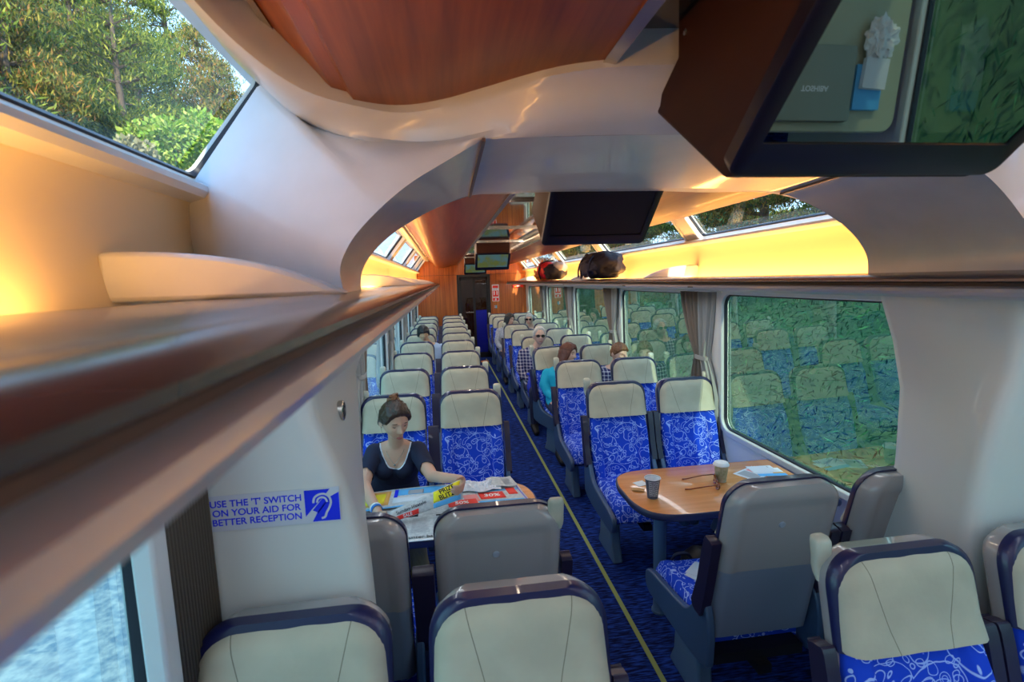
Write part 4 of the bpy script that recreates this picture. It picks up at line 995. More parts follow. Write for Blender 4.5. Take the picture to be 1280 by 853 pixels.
M['pine2'] = leafmat('dry_pine_needles', [(.03, .07, .02), (.09, .13, .03), (.32, .30, .05), (.40, .16, .05)])
M['broad'] = leafmat('broad_leaves', [(.12, .26, .03), (.22, .40, .05), (.36, .50, .09), (.50, .56, .16)])
M['grey_l'] = leafmat('grey_leaves', [(.22, .22, .12), (.34, .31, .18), (.44, .42, .25)])
M['hedge'] = leafmat('hedge_leaves', [(.003, .03, .022), (.007, .055, .035), (.02, .11, .05), (.08, .27, .11)], .3)
def conifer(seed, H, R, m, n=9000, size=.20):
    r = random.Random(seed); tr = bmesh.new(); tube(tr, [(0, 0, -1), (.1, 0, H*.3), (0, .1, H*.7), (0, 0, H*.98)], [.26, .20, .11, .02], 7)
    br = bmesh.new(); pts = []
    L = []
    z = H*.12
    while z < H*.97:
        k = (1-z/H); 
        for q in range(r.randint(4, 6)):
            a = r.uniform(0, 2*pi); l = R*(k**.75)*r.uniform(.6, 1.15)+.2; e = Vector((cos(a)*l, sin(a)*l, l*r.uniform(.05, .35))); L.append((Vector((0, 0, z)), e))
        z += H*.035*r.uniform(.7, 1.4)
    tot = sum(e.length**1.6 for _, e in L)
    for b0, e in L:
        tube(br, [b0, b0+e*.5+Vector((0, 0, .1)), b0+e], [.05, .03, .01], 4)
        c = int(n*e.length**1.6/tot)
        for i in range(c):
            t_ = r.uniform(.2, 1.05)**.7; w = .10*e.length*(1.2-t_)+.22
            pts.append((b0+e*t_+Vector((r.gauss(0, w), r.gauss(0, w), r.gauss(.12, w*.5))), Vector((e.x*.3/e.length, e.y*.3/e.length, .5))))
    lf = bmesh.new(); leaves(lf, pts, size, r, .6, .15)
    return tr, br, lf
def broad(seed, H, R, n=6000, size=.13):
    r = random.Random(seed); tr = bmesh.new(); tube(tr, [(0, 0, -1), (.1, .05, H*.3), (0, 0, H*.6)], [.16, .12, .05], 7)
    br = bmesh.new(); cl = []
    for i in range(26):
        a = r.uniform(0, 2*pi); z = r.uniform(.3, .95); q = R*sqrt(max(.05, 1-((z-.55)/.5)**2))*r.uniform(.5, 1)
        c = Vector((cos(a)*q, sin(a)*q, z*H)); cl.append(c); tube(br, [(0, 0, H*.3), c*.6+Vector((0, 0, H*.15)), c], [.05, .03, .01], 4)
    pts = []
    for i in range(n):
        c = r.choice(cl); d = Vector((r.gauss(0, 1), r.gauss(0, 1), r.gauss(0, 1))).normalized(); pts.append((c+d*R*.36*r.uniform(.6, 1), d))
    lf = bmesh.new(); leaves(lf, pts, size, r, .2, .5); return tr, br, lf
def tree(name, parts, m, label, cat, loc, group, sc=1):
    t = thing(name, label, cat, loc, 0, group)
    finish('trunk', parts[0], 'bark', t, ang=180); finish('branches', parts[1], 'bark', t, smooth=False)
    finish('foliage', parts[2], m, t, smooth=False); t.scale = (sc,)*3; return t
rt = random.Random(11)
P1 = tree('pine_tree', conifer(1, 16, 3.6, 'pine', 46000, .16), 'pine', 'tall green pine at the far left of the roof window view', 'tree', (-13, 14.0, lz(-13, 14)), 'pines seen through the left roof window')
P2 = tree('pine_tree', conifer(2, 15, 3.2, 'pine2', 46000, .16), 'pine2', 'pine with rusty dry needles among the greener pines', 'tree', (-15, 19.5, lz(-15, 19.5)), 'pines seen through the left roof window')
spots = [(-30, 42, 1.9, 1), (-24, 40, 1.7, 2), (-27, 33, 1.6, 1), (-32, 55, 2.1, 2), (-23, 50, 1.9, 1), (-11.5, 16, .85, 2), (-12, 22, .95, 1), (-11.5, 30, 1.0, 2), (-17, 15, 1.2, 1), (-18.5, 12, .9, 2), (-13.5, 18.0, 1.0, 1), (-17, 24, 1.15, 2), (-13.5, 26, 1.05, 1), (-21, 20, 1.2, 1), (-19, 31, 1.3, 1), (-14, 34, 1.2, 2), (-22, 27, 1.3, 2), (-15.5, 41, 1.15, 1), (-12.5, 10.5, .9, 1), (-24, 15, 1.3, 1), (-10, 6, .8, 2)]
names_ = ['very tall pine behind the gap in the upper half of the roof window', 'tall distant pine right of the gap in the grove', 'distant pine left of the gap, showing above the others', 'farthest and tallest pine of the whole grove', 'distant pine beside the upper right corner of the roof window', 'slim pine in front of the gap at the centre left', 'slim pine just right of the centre of the roof window', 'nearer pine below the hazy patch of sky', 'broad pine standing behind the leftmost pines', 'dark pine standing behind the front row of pines', 'bright green pine in the middle of the roof window view', 'tall pine with browned branches in the back row', 'light green pine right of the middle of the roof window', 'big pine rising behind the gap in the front row', 'tallest pine towards the right of the roof window', 'rusty pine at the right end of the roof window view', 'pine deep in the back of the grove', 'far pine near the upper right corner of the roof window', 'nearest pine at the left edge of the frame', 'pine farthest back on the left of the grove', 'small pine beside the train left of the frame edge']
for (x, y, s, v), nm in zip(spots, names_):
    o = dup(P1 if v == 1 else P2, (x, y, lz(x, y)), rt.uniform(0, 6), nm); o.scale = (s, s, s)
B1 = tree('leafy_tree', broad(3, 9.0, 2.5, 20000, .12), 'broad', 'round bright yellow-green tree at the lower right of the roof window', 'tree', (-9, 20.8, lz(-9, 20.8)-.2), 'leafy trees below the pines')
B2 = tree('leafy_tree', broad(4, 7.4, 1.7, 12000, .11), 'grey_l', 'pale grey-green bush under the pines at the window\'s lower edge', 'tree', (-9, 15.2, lz(-9, 15.2)-.2), 'leafy trees below the pines')
o = dup(B1, (-10.5, 25.5, lz(-10.5, 25.5)), 2, 'leafy green tree behind the yellow-green round one'); o = dup(B1, (-9.5, 12.2, lz(-9.5, 12.2)), 4, 'leafy tree at the left edge below the pines'); o.scale = (.72,)*3
# low trees far ahead on the left, conifers and undergrowth on the right bank
for i, (x, y, s) in enumerate(((-7.5, 47, .40), (-9, 60, .5), (-6.5, 38, .3))):
    o = dup(P1, (x, y, lz(x, y)), i, '%s low pine on the skyline through the far left roof windows' % ('first', 'second', 'third')[i]); o.scale = (s,)*3
RC = [(9.5, 1.5, .62), (10.5, 4.5, .7), (9.2, 7.5, .6), (10.2, 10.5, .7), (9.5, 14, .65), (10.5, 18, .75), (9, 23, .7), (9.5, 29, .8), (9.5, 37, .9)]
for i, (x, y, s) in enumerate(RC):
    o = dup(P1 if i % 2 else P2, (x, y, rz_(x, y)-.4), i*1.3, '%s conifer counted from the viewer on the bank outside the right windows' % ordn[i], 'conifers on the right bank'); o.scale = (s, s, s*.8)
r = random.Random(7); bm = bmesh.new(); pts = []
for i in range(110000):
    y = -4 + 50*r.random()**1.5; x = 3.6 + 4.9*r.random()**.8; zb_ = rz_(x, y); q = noise.noise(Vector((x*1.1, y*1.1, 0)))
    pts.append((Vector((x+r.gauss(0, .1), y, zb_ + .2 + r.random()**.8*(.75+1.1*max(0, q+.3)))), Vector((.1, .8, -.45))*1.1))
leaves(bm, pts, .085, r, .3, .11); o = finish('undergrowth', bm, 'hedge', smooth=False); tag(o, 'dense green undergrowth covering the bank outside the right windows', 'undergrowth'); o['kind'] = 'stuff'
bm = bmesh.new(); pts = []
for i in range(14000):
    y = 1+40*r.random()**1.3; x = -5.5-3*r.random(); pts.append((Vector((x, y, lz(x, y)+.2+r.random()*(.9+noise.noise(Vector((x, y, 0)))))), None))
leaves(bm, pts, .12, r, .3, .35); o = finish('undergrowth', bm, 'hedge', smooth=False); tag(o, 'scrubby undergrowth along the left side of the line', 'undergrowth'); o['kind'] = 'stuff'
# ------------------------------------------------------------------ bay table, laptop and papers below the nearest screen (they show in its glass)
M['olive'] = mat('olive_laminate', (.40, .42, .30), .5); M['lid'] = mat('grey_green_lid', (.24, .26, .20), .35, coat=.2)
t = thing('bay_table', 'pale olive table below the frame edge, mirrored in the nearest screen', 'table', (CX, 0, 0))
bm = bmesh.new(); loft(bm, [[(.30+x+.52, y, z) for x, y in rrect(1.04, .92, .06, 5, 0, .03)] for z in (.715, .742)]); finish('tabletop', bm, 'olive', t, bevel=(.006, 2))
bm = bmesh.new(); lathe(bm, [(.11, 0), (.11, .012), (.045, .03), (.036, .06), (.036, .66), (.06, .69), (.06, .716)], (.6, 0, 0)); finish('leg', bm, 'ped', t, ang=40)
lp = thing('laptop', 'closed grey laptop with a white maker\'s name, seen upside down in the nearest screen', 'laptop', (1.58, .30, .742))
bm = bmesh.new(); loft(bm, [[(x, y, z) for x, y in rrect(.42, .30, .012, 4)] for z in (0.002, .018)]); finish('base', bm, 'tedge', lp, bevel=(.003, 2))
bm = bmesh.new(); loft(bm, [[(x, y, z) for x, y in rrect(.42, .30, .012, 4)] for z in (.019, .028)]); finish('lid', bm, 'lid', lp, bevel=(.003, 2))
lettering('lettering', 'TOSHIBA', .031, 'white', lp, Matrix.Translation((0.03, .02, .0284)), bold=True)
for i, (lab, m_, x, y, w, h, z) in enumerate((('blue book in the pile beside the laptop', 'cyan', 1.87, .31, .13, .18, 0), ('white booklet on top of the blue book beside the laptop', 'paper', 1.88, .26, .11, .12, .022))):
    b = thing('book', lab, 'book', (x, y, .742+z), .05*i, 'pile beside the laptop')
    bm = bmesh.new(); box(bm, -w/2, w/2, -h/2, h/2, 0, .003); box(bm, -w/2, w/2, -h/2, h/2, .017, .020); box(bm, -w/2, -w/2+.003, -h/2, h/2, .003, .017); finish('cover', bm, m_, b, smooth=False)
    bm = bmesh.new(); box(bm, -w/2+.003, w/2-.002, -h/2+.003, h/2-.003, .003, .017); finish('pages', bm, 'white', b, smooth=False)
b = thing('crumpled_paper', 'crumpled white paper above the books in the screen\'s reflection', 'paper', (1.89, .12, .743))
bm = bmesh.new(); blob(bm, (0, 0, .03), (.06, .07, .03), 21, .5, p=.9); finish('paper_wad', bm, 'white', b, smooth=False)
# ------------------------------------------------------------------ people
SK = mat('skin', (.62, .36, .26), .5, spec=.3); SK2 = mat('skin_pale', (.66, .42, .34), .5, spec=.3); SK3 = mat('skin_tan', (.60, .38, .24), .5, spec=.3)
LIP = mat('lips', (.42, .11, .10), .45); DARK = mat('dark_lash', (.03, .02, .02), .6); EYEW = mat('eye_white', (.75, .72, .68), .3); BROW = mat('brow_hair', (.07, .035, .02), .8)
def ball(bm, c, r, n=10):
    bmesh.ops.create_uvsphere(bm, u_segments=n*2, v_segments=n, radius=1, matrix=Matrix.Translation(c) @ Matrix.Diagonal((*(r if isinstance(r, (tuple, list)) else (r, r, r)), 1)))
def limb(bm, pts, rs, n=16):
    pts = [Vector(p) for p in pts]
    tube(bm, pts, list(rs), n)
    for p, r in zip(pts, rs): ball(bm, p, r)
def torso(bm, secs, side=Vector((1, 0, 0)), n=28):
    """secs: (center, half width, half depth)"""
    rings = []
    cs = [Vector(c) for c, _, _ in secs]
    for i, (c, w, d) in enumerate(secs):
        ax = (cs[min(i+1, len(cs)-1)]-cs[max(i-1, 0)]).normalized(); u = (side - ax*side.dot(ax)).normalized(); v = ax.cross(u)
        rings.append([cs[i]+u*cos(a)*w+v*sin(a)*d*(1 if abs(sin(a)) < .99 else 1) for a in [2*pi*k/n for k in range(n)]])
    loft(bm, rings)
def g2(x, z, x0, z0, sx_, sz_): return exp(-((x-x0)/sx_)**2-((z-z0)/sz_)**2)
def headpt(d, fem=True):
    dx, dy, dz = d; x, y, z = dx*.074, dy*.094, dz*.114
    if dz < 0:
        q = -dz; x *= 1-(.34 if fem else .24)*q**1.4
        if dy > 0: y *= 1-.42*q
        else: y *= 1-.10*q*q
    if dz > 0: x *= 1-.04*dz; 
    if dy < -.15:
        f = min(1, (-dy-.15)/.35); o = 0
        y = lerp(y, -.094*abs(dy)**.72, f*.9) * 1.0
        o += .011*g2(x, z, 0, .000, .010, .034) + .021*g2(x, z, 0, -.022, .0125, .013) + .007*g2(abs(x), z, .012, -.028, .007, .007)
        o -= .012*g2(abs(x), z, .031, .010, .017, .011); o += .005*g2(abs(x), z, .032, .012, .011, .006)
        o += .005*g2(abs(x), z, .028, .030, .022, .008)
        o += .008*g2(x, z, 0, -.056, .018, .007) + .009*g2(x, z, 0, -.069, .016, .006) - .006*g2(x, z, 0, -.0625, .020, .0025)
        o -= .004*g2(x, z, 0, -.080, .018, .006); o += .010*g2(x, z, 0, -.098, .018, .012)
        o += .005*g2(abs(x), z, .043, -.018, .016, .016)
        y -= o*f
    return Vector((x, y, z))
def sphere_grid(bm, fn, nu=84, nv=64):
    top = bm.verts.new(fn(Vector((0, 0, 1)))); bot = bm.verts.new(fn(Vector((0, 0, -1)))); R_ = []
    for j in range(1, nv):
        a = pi*j/nv; R_.append([bm.verts.new(fn(Vector((sin(a)*cos(2*pi*i/nu), sin(a)*sin(2*pi*i/nu), cos(a))))) for i in range(nu)])
    for i in range(nu):
        k = (i+1) % nu; bm.faces.new((top, R_[0][i], R_[0][k])); bm.faces.new((bot, R_[-1][k], R_[-1][i]))
        for a, b in zip(R_, R_[1:]): bm.faces.new((a[i], b[i], b[k], a[k]))
def head_matrix(c, yaw, pitch, roll=0, sc=1):
    """yaw: positive turns the face toward +X, pitch: positive looks down, roll: positive tips the crown toward +X"""
    return Matrix.Translation(c) @ Matrix.Rotation(yaw, 4, 'Z') @ Matrix.Rotation(roll, 4, 'Y') @ Matrix.Rotation(pitch, 4, 'X') @ Matrix.Scale(sc, 4)
def sstep(a, b, x): t = max(0, min(1, (x-a)/(b-a))); return t*t*(3-2*t)
def hair_shell(mx, style, seed=0, thick=.012):
    bm = bmesh.new()
    HL = dict(up=[(0, .66), (30, .60), (50, .42), (68, .06), (80, -.02), (95, -.02), (110, -.38), (180, -.50)],
              short=[(0, .55), (30, .55), (52, .40), (70, .12), (84, -.12), (95, .05), (112, -.42), (180, -.55)],
              fringe=[(0, .26), (25, .28), (45, .22), (62, -.05), (82, -.30), (100, -.30), (120, -.50), (180, -.60)],
              receding=[(0, .78), (30, .80), (50, .60), (70, .15), (84, -.10), (95, .05), (112, -.42), (180, -.55)],
              bob=[(0, .58), (25, .52), (45, .30), (58, -.30), (70, -.98), (180, -1.0)])[style]
    def fn(d):
        az = math.degrees(atan2(abs(d.x), -d.y)); hl = interp(HL, az); m_ = sstep(hl-.06, hl+.10, d.z)
        p = headpt(d); st_ = noise.noise(Vector((d.x*16, d.z*3+seed, d.y*16)))*.003 + noise.noise(Vector((d.x*5, d.z*2+seed, d.y*5)))*.004
        n_ = Vector((d.x, d.y*.9, d.z)).normalized(); q = p + n_*(thick+.003+st_*1.7 + (.006 if d.z > .3 else 0))
        if style == 'bob' and d.z < -.02:
            w = sstep(50, 72, az); k = -.02-d.z; base = headpt(Vector((d.x, d.y, -.02)).normalized()*1.0)
            q = q.lerp(Vector((base.x*1.16+st_*2, base.y*1.02+.012, -.005-k*.20)), w)
        return p.lerp(q, m_) * 1.0 if m_ > .5 else (p*.93).lerp(q, m_)
    sphere_grid(bm, fn, 96, 64)
    for v in bm.verts: v.co = mx @ v.co
    return bm
def hand(bm, wrist, tip_dir, palm_n, side, curl=.5, sc=1.0, r0=.026):
    """a palm, four unequal bent fingers and a thumb leaving the side of the palm near its base; palm_n points out of the palm"""
    d = Vector(tip_dir).normalized(); n_ = Vector(palm_n); n_ = (n_-d*n_.dot(d)).normalized(); s_ = d.cross(n_)*side; w = Vector(wrist)
    rings = []
    for t, wd, th_ in ((0, .024, .018), (.25, .031, .017), (.6, .038, .015), (.9, .040, .013), (1.0, .036, .010)):
        c = w + d*.085*t*sc; rings.append([c+s_*cos(a)*wd*sc+n_*sin(a)*th_*sc for a in [2*pi*k/16 for k in range(16)]])
    loft(bm, rings)
    for i, (off, L, r) in enumerate(((.029, .066, .0085), (.0095, .075, .009), (-.0105, .070, .0085), (-.029, .055, .0075))):
        p = w + d*.080*sc + s_*off*sc; pts = [p-d*.01, p]; dd = d.copy()
        for k, f in enumerate((.45, .32, .23)):
            a = curl*(.9+.15*i*.3)*(.9 if k else .7); dd = (Matrix.Rotation(a*(1), 3, dd.cross(n_).normalized()) @ dd).normalized()
            p = p + dd*L*f*sc; pts.append(p)
        limb(bm, pts, [r*sc, r*sc, r*.95*sc, r*.88*sc, r*.75*sc], 10)
    p = w + d*.022*sc + s_*.024*sc; dd = (d*.75+s_*.65+n_*.25).normalized()
    p1 = p+dd*.036*sc; p2 = p1+(dd*.6+d*.6+n_*curl*.7).normalized()*.030*sc; p3 = p2+(d+n_*curl).normalized()*.022*sc
    limb(bm, [p, p1, p2, p3], [.013*sc, .011*sc, .0098*sc, .008*sc], 10)
def remesh(bm, voxel, sm=4):
    me = bpy.data.meshes.new('t'); bmesh.ops.recalc_face_normals(bm, faces=bm.faces[:]); bm.to_mesh(me); bm.free()
    o = bpy.data.objects.new('t', me); COL.objects.link(o)
    r = o.modifiers.new('r', 'REMESH'); r.mode = 'VOXEL'; r.voxel_size = voxel
    if sm: s = o.modifiers.new('s', 'SMOOTH'); s.iterations = sm; s.factor = .5
    dg = bpy.context.evaluated_depsgraph_get(); dg.update(); m2 = bpy.data.meshes.new_from_object(o.evaluated_get(dg))
    out = bmesh.new(); out.from_mesh(m2); bpy.data.objects.remove(o); bpy.data.meshes.remove(me); bpy.data.meshes.remove(m2)
    return out
def garment(src, keep, d, cuts=()):
    """cloth that follows the body: the part of the body surface where keep() holds, moved out"""
    bm = bmesh.new(); me = src.data; bm.from_mesh(me); bm.normal_update()
    for v in bm.verts: v.co += v.normal*d
    for f in [f for f in bm.faces if not keep(f.calc_center_median())]: bm.faces.remove(f)
    for v in [v for v in bm.verts if not v.link_faces]: bm.verts.remove(v)
    for _ in range(6):       # even out the hem
        mv = {}
        for v in bm.verts:
            if v.is_boundary:
                nb = [e.other_vert(v).co for e in v.link_edges if e.is_boundary]
                if len(nb) == 2: mv[v] = v.co*.5+(nb[0]+nb[1])*.25
        for v, c in mv.items(): v.co = c
    return bm
def cloth_obj(name, bm, m, parent, th=.004):
    o = finish(name, bm, m, parent, ang=180); s = o.modifiers.new('t', 'SOLIDIFY'); s.thickness = th; s.offset = -1; return o
def face_parts(t, mx, lipm=LIP, browm=BROW, closed=True, fem=True):
    def S(d): return headpt(Vector(d).normalized())
    for s in (-1, 1):
        bm = bmesh.new(); pts = []
        for i in range(9):
            u = -1+i/4; pts.append(mx @ (Vector((s*(.031+.014*u), 0, .007+(-.003 if closed else .003)*(1-u*u)*1.0)) + Vector((0, -.0835+abs(u)*.006+(.003 if u*s > 0 else 0), 0))))
        tube(bm, pts, [.0008, .0016, .002, .0022, .0022, .0022, .002, .0016, .0008], 6); finish('eyelashes', bm, DARK, t)
        bm = bmesh.new(); pts = [mx @ Vector((s*(.030+.019*u), -.0905+.010*max(0, u)**2+.002*abs(u), .0275+.004*(1-u*u)-.001*u)) for u in [-1+i/4 for i in range(9)]]
        tube(bm, pts, [.001, .002, .0024, .0026, .0026, .0024, .002, .0016, .0008], 6); finish('eyebrow', bm, browm, t)
    bm = bmesh.new()
    for z0, rr in ((-.0575, .0030), (-.0675, .0036)):
        pts = [mx @ Vector((.020*u, -.1045+.010*u*u+(.003 if z0 < -.06 else .0015), z0+(.0015*u*u if z0 < -.06 else -.003*u*u))) for u in [-1+i/5 for i in range(11)]]
        tube(bm, pts, [rr*(.3+.7*(1-abs(-1+i/5)**2)) for i in range(11)], 8)
    finish('lips', bm, lipm, t)
def person_base(name, label, loc, build_body, head, skin, voxel=.008, sm=4, fem=True, ears=True):
    """body, neck, head and ears as one continuous surface"""
    t = thing(name, label, 'person', loc)
    bm = bmesh.new(); build_body(bm)
    bm = remesh(bm, voxel, sm)
    mx = head_matrix(*head)
    h = bmesh.new(); sphere_grid(h, lambda d: mx @ headpt(d, fem))
    for s in ((-1, 1) if ears else ()):
        rings = []
        for k in range(9):
            a = pi*k/8; rings.append([mx @ Vector((s*(.070+.010*sin(a)+.010*(cos(q)*.5+.5)*sin(a)), .004+.016*cos(q)*sin(a)+.004, -.012+.031*-cos(a)+.002*sin(q))) for q in [2*pi*i/10 for i in range(10)]])
        loft(h, rings)
    me = bpy.data.meshes.new('h'); h.to_mesh(me); h.free(); bm.from_mesh(me); bpy.data.meshes.remove(me)
    bd = finish('body', bm, skin, t, ang=180)
    return t, bd, mx

# the woman reading at the left table (head turned down to the page)
def wb(bm):
    torso(bm, [((-.385, 3.19, .48), .16, .11), ((-.385, 3.19, .56), .172, .115), ((-.378, 3.175, .64), .150, .10), ((-.37, 3.155, .72), .132, .092), ((-.362, 3.13, .80), .148, .105), ((-.355, 3.11, .86), .152, .100), ((-.35, 3.095, .905), .150, .075), ((-.345, 3.085, .94), .118, .058), ((-.345, 3.075, .965), .072, .046)])
    for s in (-1, 1): ball(bm, (-.36+s*.062, 3.045, .805), (.058, .052, .056))
    limb(bm, [(-.345, 3.085, .93), (-.343, 3.06, .985), (-.340, 3.035, 1.04)], [.052, .046, .047])
    # her right arm (left in the picture) and left arm
    limb(bm, [(-.478, 3.085, .905), (-.520, 2.98, .82), (-.515, 2.86, .795)], [.052, .043, .036]); limb(bm, [(-.515, 2.86, .795), (-.455, 2.66, .800), (-.385, 2.475, .792)], [.034, .031, .022])
    limb(bm, [(-.215, 3.085, .900), (-.165, 2.99, .830), (-.125, 2.89, .800)], [.052, .044, .037]); limb(bm, [(-.125, 2.89, .800), (-.045, 2.76, .835), (.040, 2.655, .865)], [.035, .030, .022])
    hand(bm, (-.375, 2.45, .790), (.35, -.55, -.05), (.55, .35, .55), 1, .55)
    hand(bm, (.050, 2.635, .865), (-.10, -.85, -.15), (-.8, .0, .2), -1, .75)
    for s, kx in ((-1, -.50), (1, -.23)):
        limb(bm, [(-.385+s*.085, 3.17, .535), (lerp(-.385+s*.085, kx, .5), 2.96, .55), (kx, 2.72, .545)], [.088, .075, .058]); limb(bm, [(kx, 2.72, .545), (kx+.02, 2.70, .32), (kx+.03, 2.74, .10)], [.057, .052, .036])
        limb(bm, [(kx+.03, 2.74, .08), (kx+.03, 2.68, .05), (kx+.03, 2.60, .035)], [.040, .036, .026])
wt, wbd, wmx = person_base('person', 'woman in a navy scoop-neck top reading a newspaper at the left table', (0, 0, 0), wb, ((-.338, 3.005, 1.125), .50, .32, .02, 1.0), SK, .0055, 5)
M['navyk'] = mat('navy_knit', (.010, .014, .045), .85, bump=(90, .3, .003)); M['khaki'] = mat('khaki_cotton', (.40, .34, .20), .85); M['vest'] = mat('white_vest', (.75, .78, .88), .8)
def scoop(p, w, zb_, zt=.99):   # inside the neckline opening?
    if p.z > .985: return True
    x = (p.x+.347)/w; lim = zb_ + (abs(x)**2.4)*(zt-zb_)
    return abs(x) < 1 and p.z > lim and (p.y < 3.11 or p.z > .962)
def in_arm(p, smax=2.90): return p.y > smax
def keep_top(p): return p.z > .60 and p.y > 2.945 and p.z < .985 and not scoop(p, .108, .815) and not (p.y < 3.02 and p.z < .70) and not ((abs(p.x+.345) > .155) and p.y < 2.955)
cloth_obj('top', garment(wbd, keep_top, .008), 'navyk', wt)
def keep_vest(p): return p.z > .70 and p.z < .975 and p.y < 3.10 and p.y > 2.98 and abs(p.x+.35) < .125 and not scoop(p, .100, .819, 1.0)
cloth_obj('vest', garment(wbd, keep_vest, .0035), 'vest', wt, .002)
def keep_tr(p): return (p.z < .66 and p.z > .12) and not (p.z > .62 and p.y < 3.0) and not (p.z > .60 and p.y < 2.6)
cloth_obj('trousers', garment(wbd, keep_tr, .007), 'khaki', wt)
HR = mat('dark_brown_hair', (.045, .022, .014), .38, spec=.5, bump=(120, .5, .003)); HR2 = mat('black_hair', (.010, .010, .014), .4, bump=(120, .4, .003)); HR3 = mat('white_hair', (.62, .62, .62), .6, bump=(140, .5, .004)); HR4 = mat('brown_hair', (.17, .07, .03), .5, bump=(120, .5, .003)); HR5 = mat('auburn_hair', (.11, .030, .018), .4, bump=(120, .5, .003))
bm = hair_shell(wmx, 'up', 1, .014); finish('hair', bm, HR, wt, ang=180)
bm = bmesh.new(); r = random.Random(3)
for i in range(9):
    a = 2*pi*i/9; c = Vector((.018*cos(a), .045+.012*sin(a), .135+.010*sin(2*a))); pts = [wmx @ (c+Vector((.020*cos(a+k*.7)*sin(k*.9+.4), .014*sin(a+k*.7), -.012+.011*k*.5))) for k in range(5)]
    tube(bm, smooth_pts(pts, 4), .008, 8)
ball(bm, wmx @ Vector((0, .045, .135)), .023); finish('hair_bun', bm, HR4, wt, ang=180)
face_parts(wt, wmx)
bm = bmesh.new(); ch = [(-.405, 3.075, .955), (-.398, 3.028, .92), (-.375, 3.012, .88), (-.352, 3.006, .852), (-.325, 3.012, .88), (-.298, 3.03, .92), (-.29, 3.075, .955)]
tube(bm, smooth_pts(ch, 6), .0013, 6); ball(bm, (-.352, 3.002, .846), .007, 6); finish('necklace', bm, 'metal', wt)
M['bandb'] = mat('blue_wristband', (.02, .22, .75), .5)
for q, mm_ in ((.80, 'bandb'), (.70, 'white')):
    c = Vector((-.455, 2.66, .800)).lerp(Vector((-.385, 2.475, .792)), q); ax = Vector((.07, -.185, -.008)).normalized(); u = ax.cross(Vector((0, 0, 1))).normalized(); w = ax.cross(u)
    bm = bmesh.new(); loft(bm, [[c+ax*h_+(u*cos(a)+w*sin(a))*rr for a in [2*pi*k/20 for k in range(20)]] for h_, rr in ((-.006, .0305), (.006, .0300), (.006, .0275), (-.006, .0275), (-.006, .0305))], True, False); finish('bracelet', bm, mm_, wt)

# seated passengers farther down the carriage
def sitter(x, y, tw=.17, lean=(0, 0), zh=1.12, head_off=(0, 0), arms='lap', scale=1):
    """x, y: seat origin. returns a body builder and the head position"""
    lx, ly = lean; nx_, ny_ = x+lx, y+.165+ly
    def f(bm):
        torso(bm, [((x, y+.05, .49), tw, .12), ((x, y+.07, .60), tw*.98, .12), ((lerp(x, nx_, .4), lerp(y+.07, ny_, .4), .72), tw*.92, .115), ((lerp(x, nx_, .75), lerp(y+.07, ny_, .75), .84), tw*1.02, .12), ((nx_, ny_, zh-.215), tw*1.02, .095), ((nx_, ny_, zh-.17), tw*.72, .07), ((nx_, ny_, zh-.14), .065, .05)])
        hx, hy_ = nx_+head_off[0], ny_+head_off[1]
        limb(bm, [(nx_, ny_, zh-.19), (lerp(nx_, hx, .6), lerp(ny_, hy_, .6)-.0, zh-.10), (hx, hy_+.01, zh-.04)], [.055, .050, .050])
        for s in (-1, 1):
            if arms == 'lap' or (arms == 'face' and s < 0):
                limb(bm, [(nx_+s*(tw-.01), ny_, zh-.225), (nx_+s*(tw+.045), ny_-.07, .76), (nx_+s*(tw+.02), ny_-.13, .68)], [.054, .046, .038]); limb(bm, [(nx_+s*(tw+.02), ny_-.13, .68), (x+s*.13, y-.10, .64), (x+s*.06, y-.17, .63)], [.038, .033, .025])
                hand(bm, (x+s*.06, y-.17, .63), (-s*.5, -.6, -.1), (0, 0, -1), s, .35)
            else:
                limb(bm, [(nx_+s*(tw-.01), ny_, zh-.225), (nx_+s*(tw+.03), ny_-.12, .82), (nx_+s*(tw-.01), ny_-.20, .80)], [.054, .046, .040]); limb(bm, [(nx_+s*(tw-.01), ny_-.20, .80), (hx+s*.10, hy_-.14, .93), (hx+s*.072, hy_-.075, zh-.09)], [.040, .034, .026])
                hand(bm, (hx+s*.070, hy_-.070, zh-.09), (-s*.05, .15, 1), (-s*1, .2, 0), s, .25)
            limb(bm, [(x+s*.09, y+.04, .54), (x+s*.11, y-.18, .55), (x+s*.12, y-.38, .54)], [.09, .08, .06]); limb(bm, [(x+s*.12, y-.38, .54), (x+s*.12, y-.36, .30), (x+s*.12, y-.34, .10)], [.058, .052, .036])
            limb(bm, [(x+s*.12, y-.34, .08), (x+s*.12, y-.42, .05), (x+s*.12, y-.49, .035)], [.042, .036, .028])
    return f, (nx_+head_off[0], ny_+head_off[1], zh)
M['denim'] = mat('dark_denim', (.02, .03, .09), .85); M['turq'] = mat('turquoise_fleece', (.0, .38, .62), .8, bump=(60, .4, .004)); M['paleb'] = mat('pale_blue_cotton', (.42, .52, .72), .85); M['grey_t'] = mat('grey_cotton', (.20, .21, .25), .85); M['shadewhite'] = mat('striped_cotton', (.50, .54, .62), .85, var=((.30, .33, .42), 40)); M['specs'] = mat('dark_lens', (.012, .008, .010), .12, coat=.6)
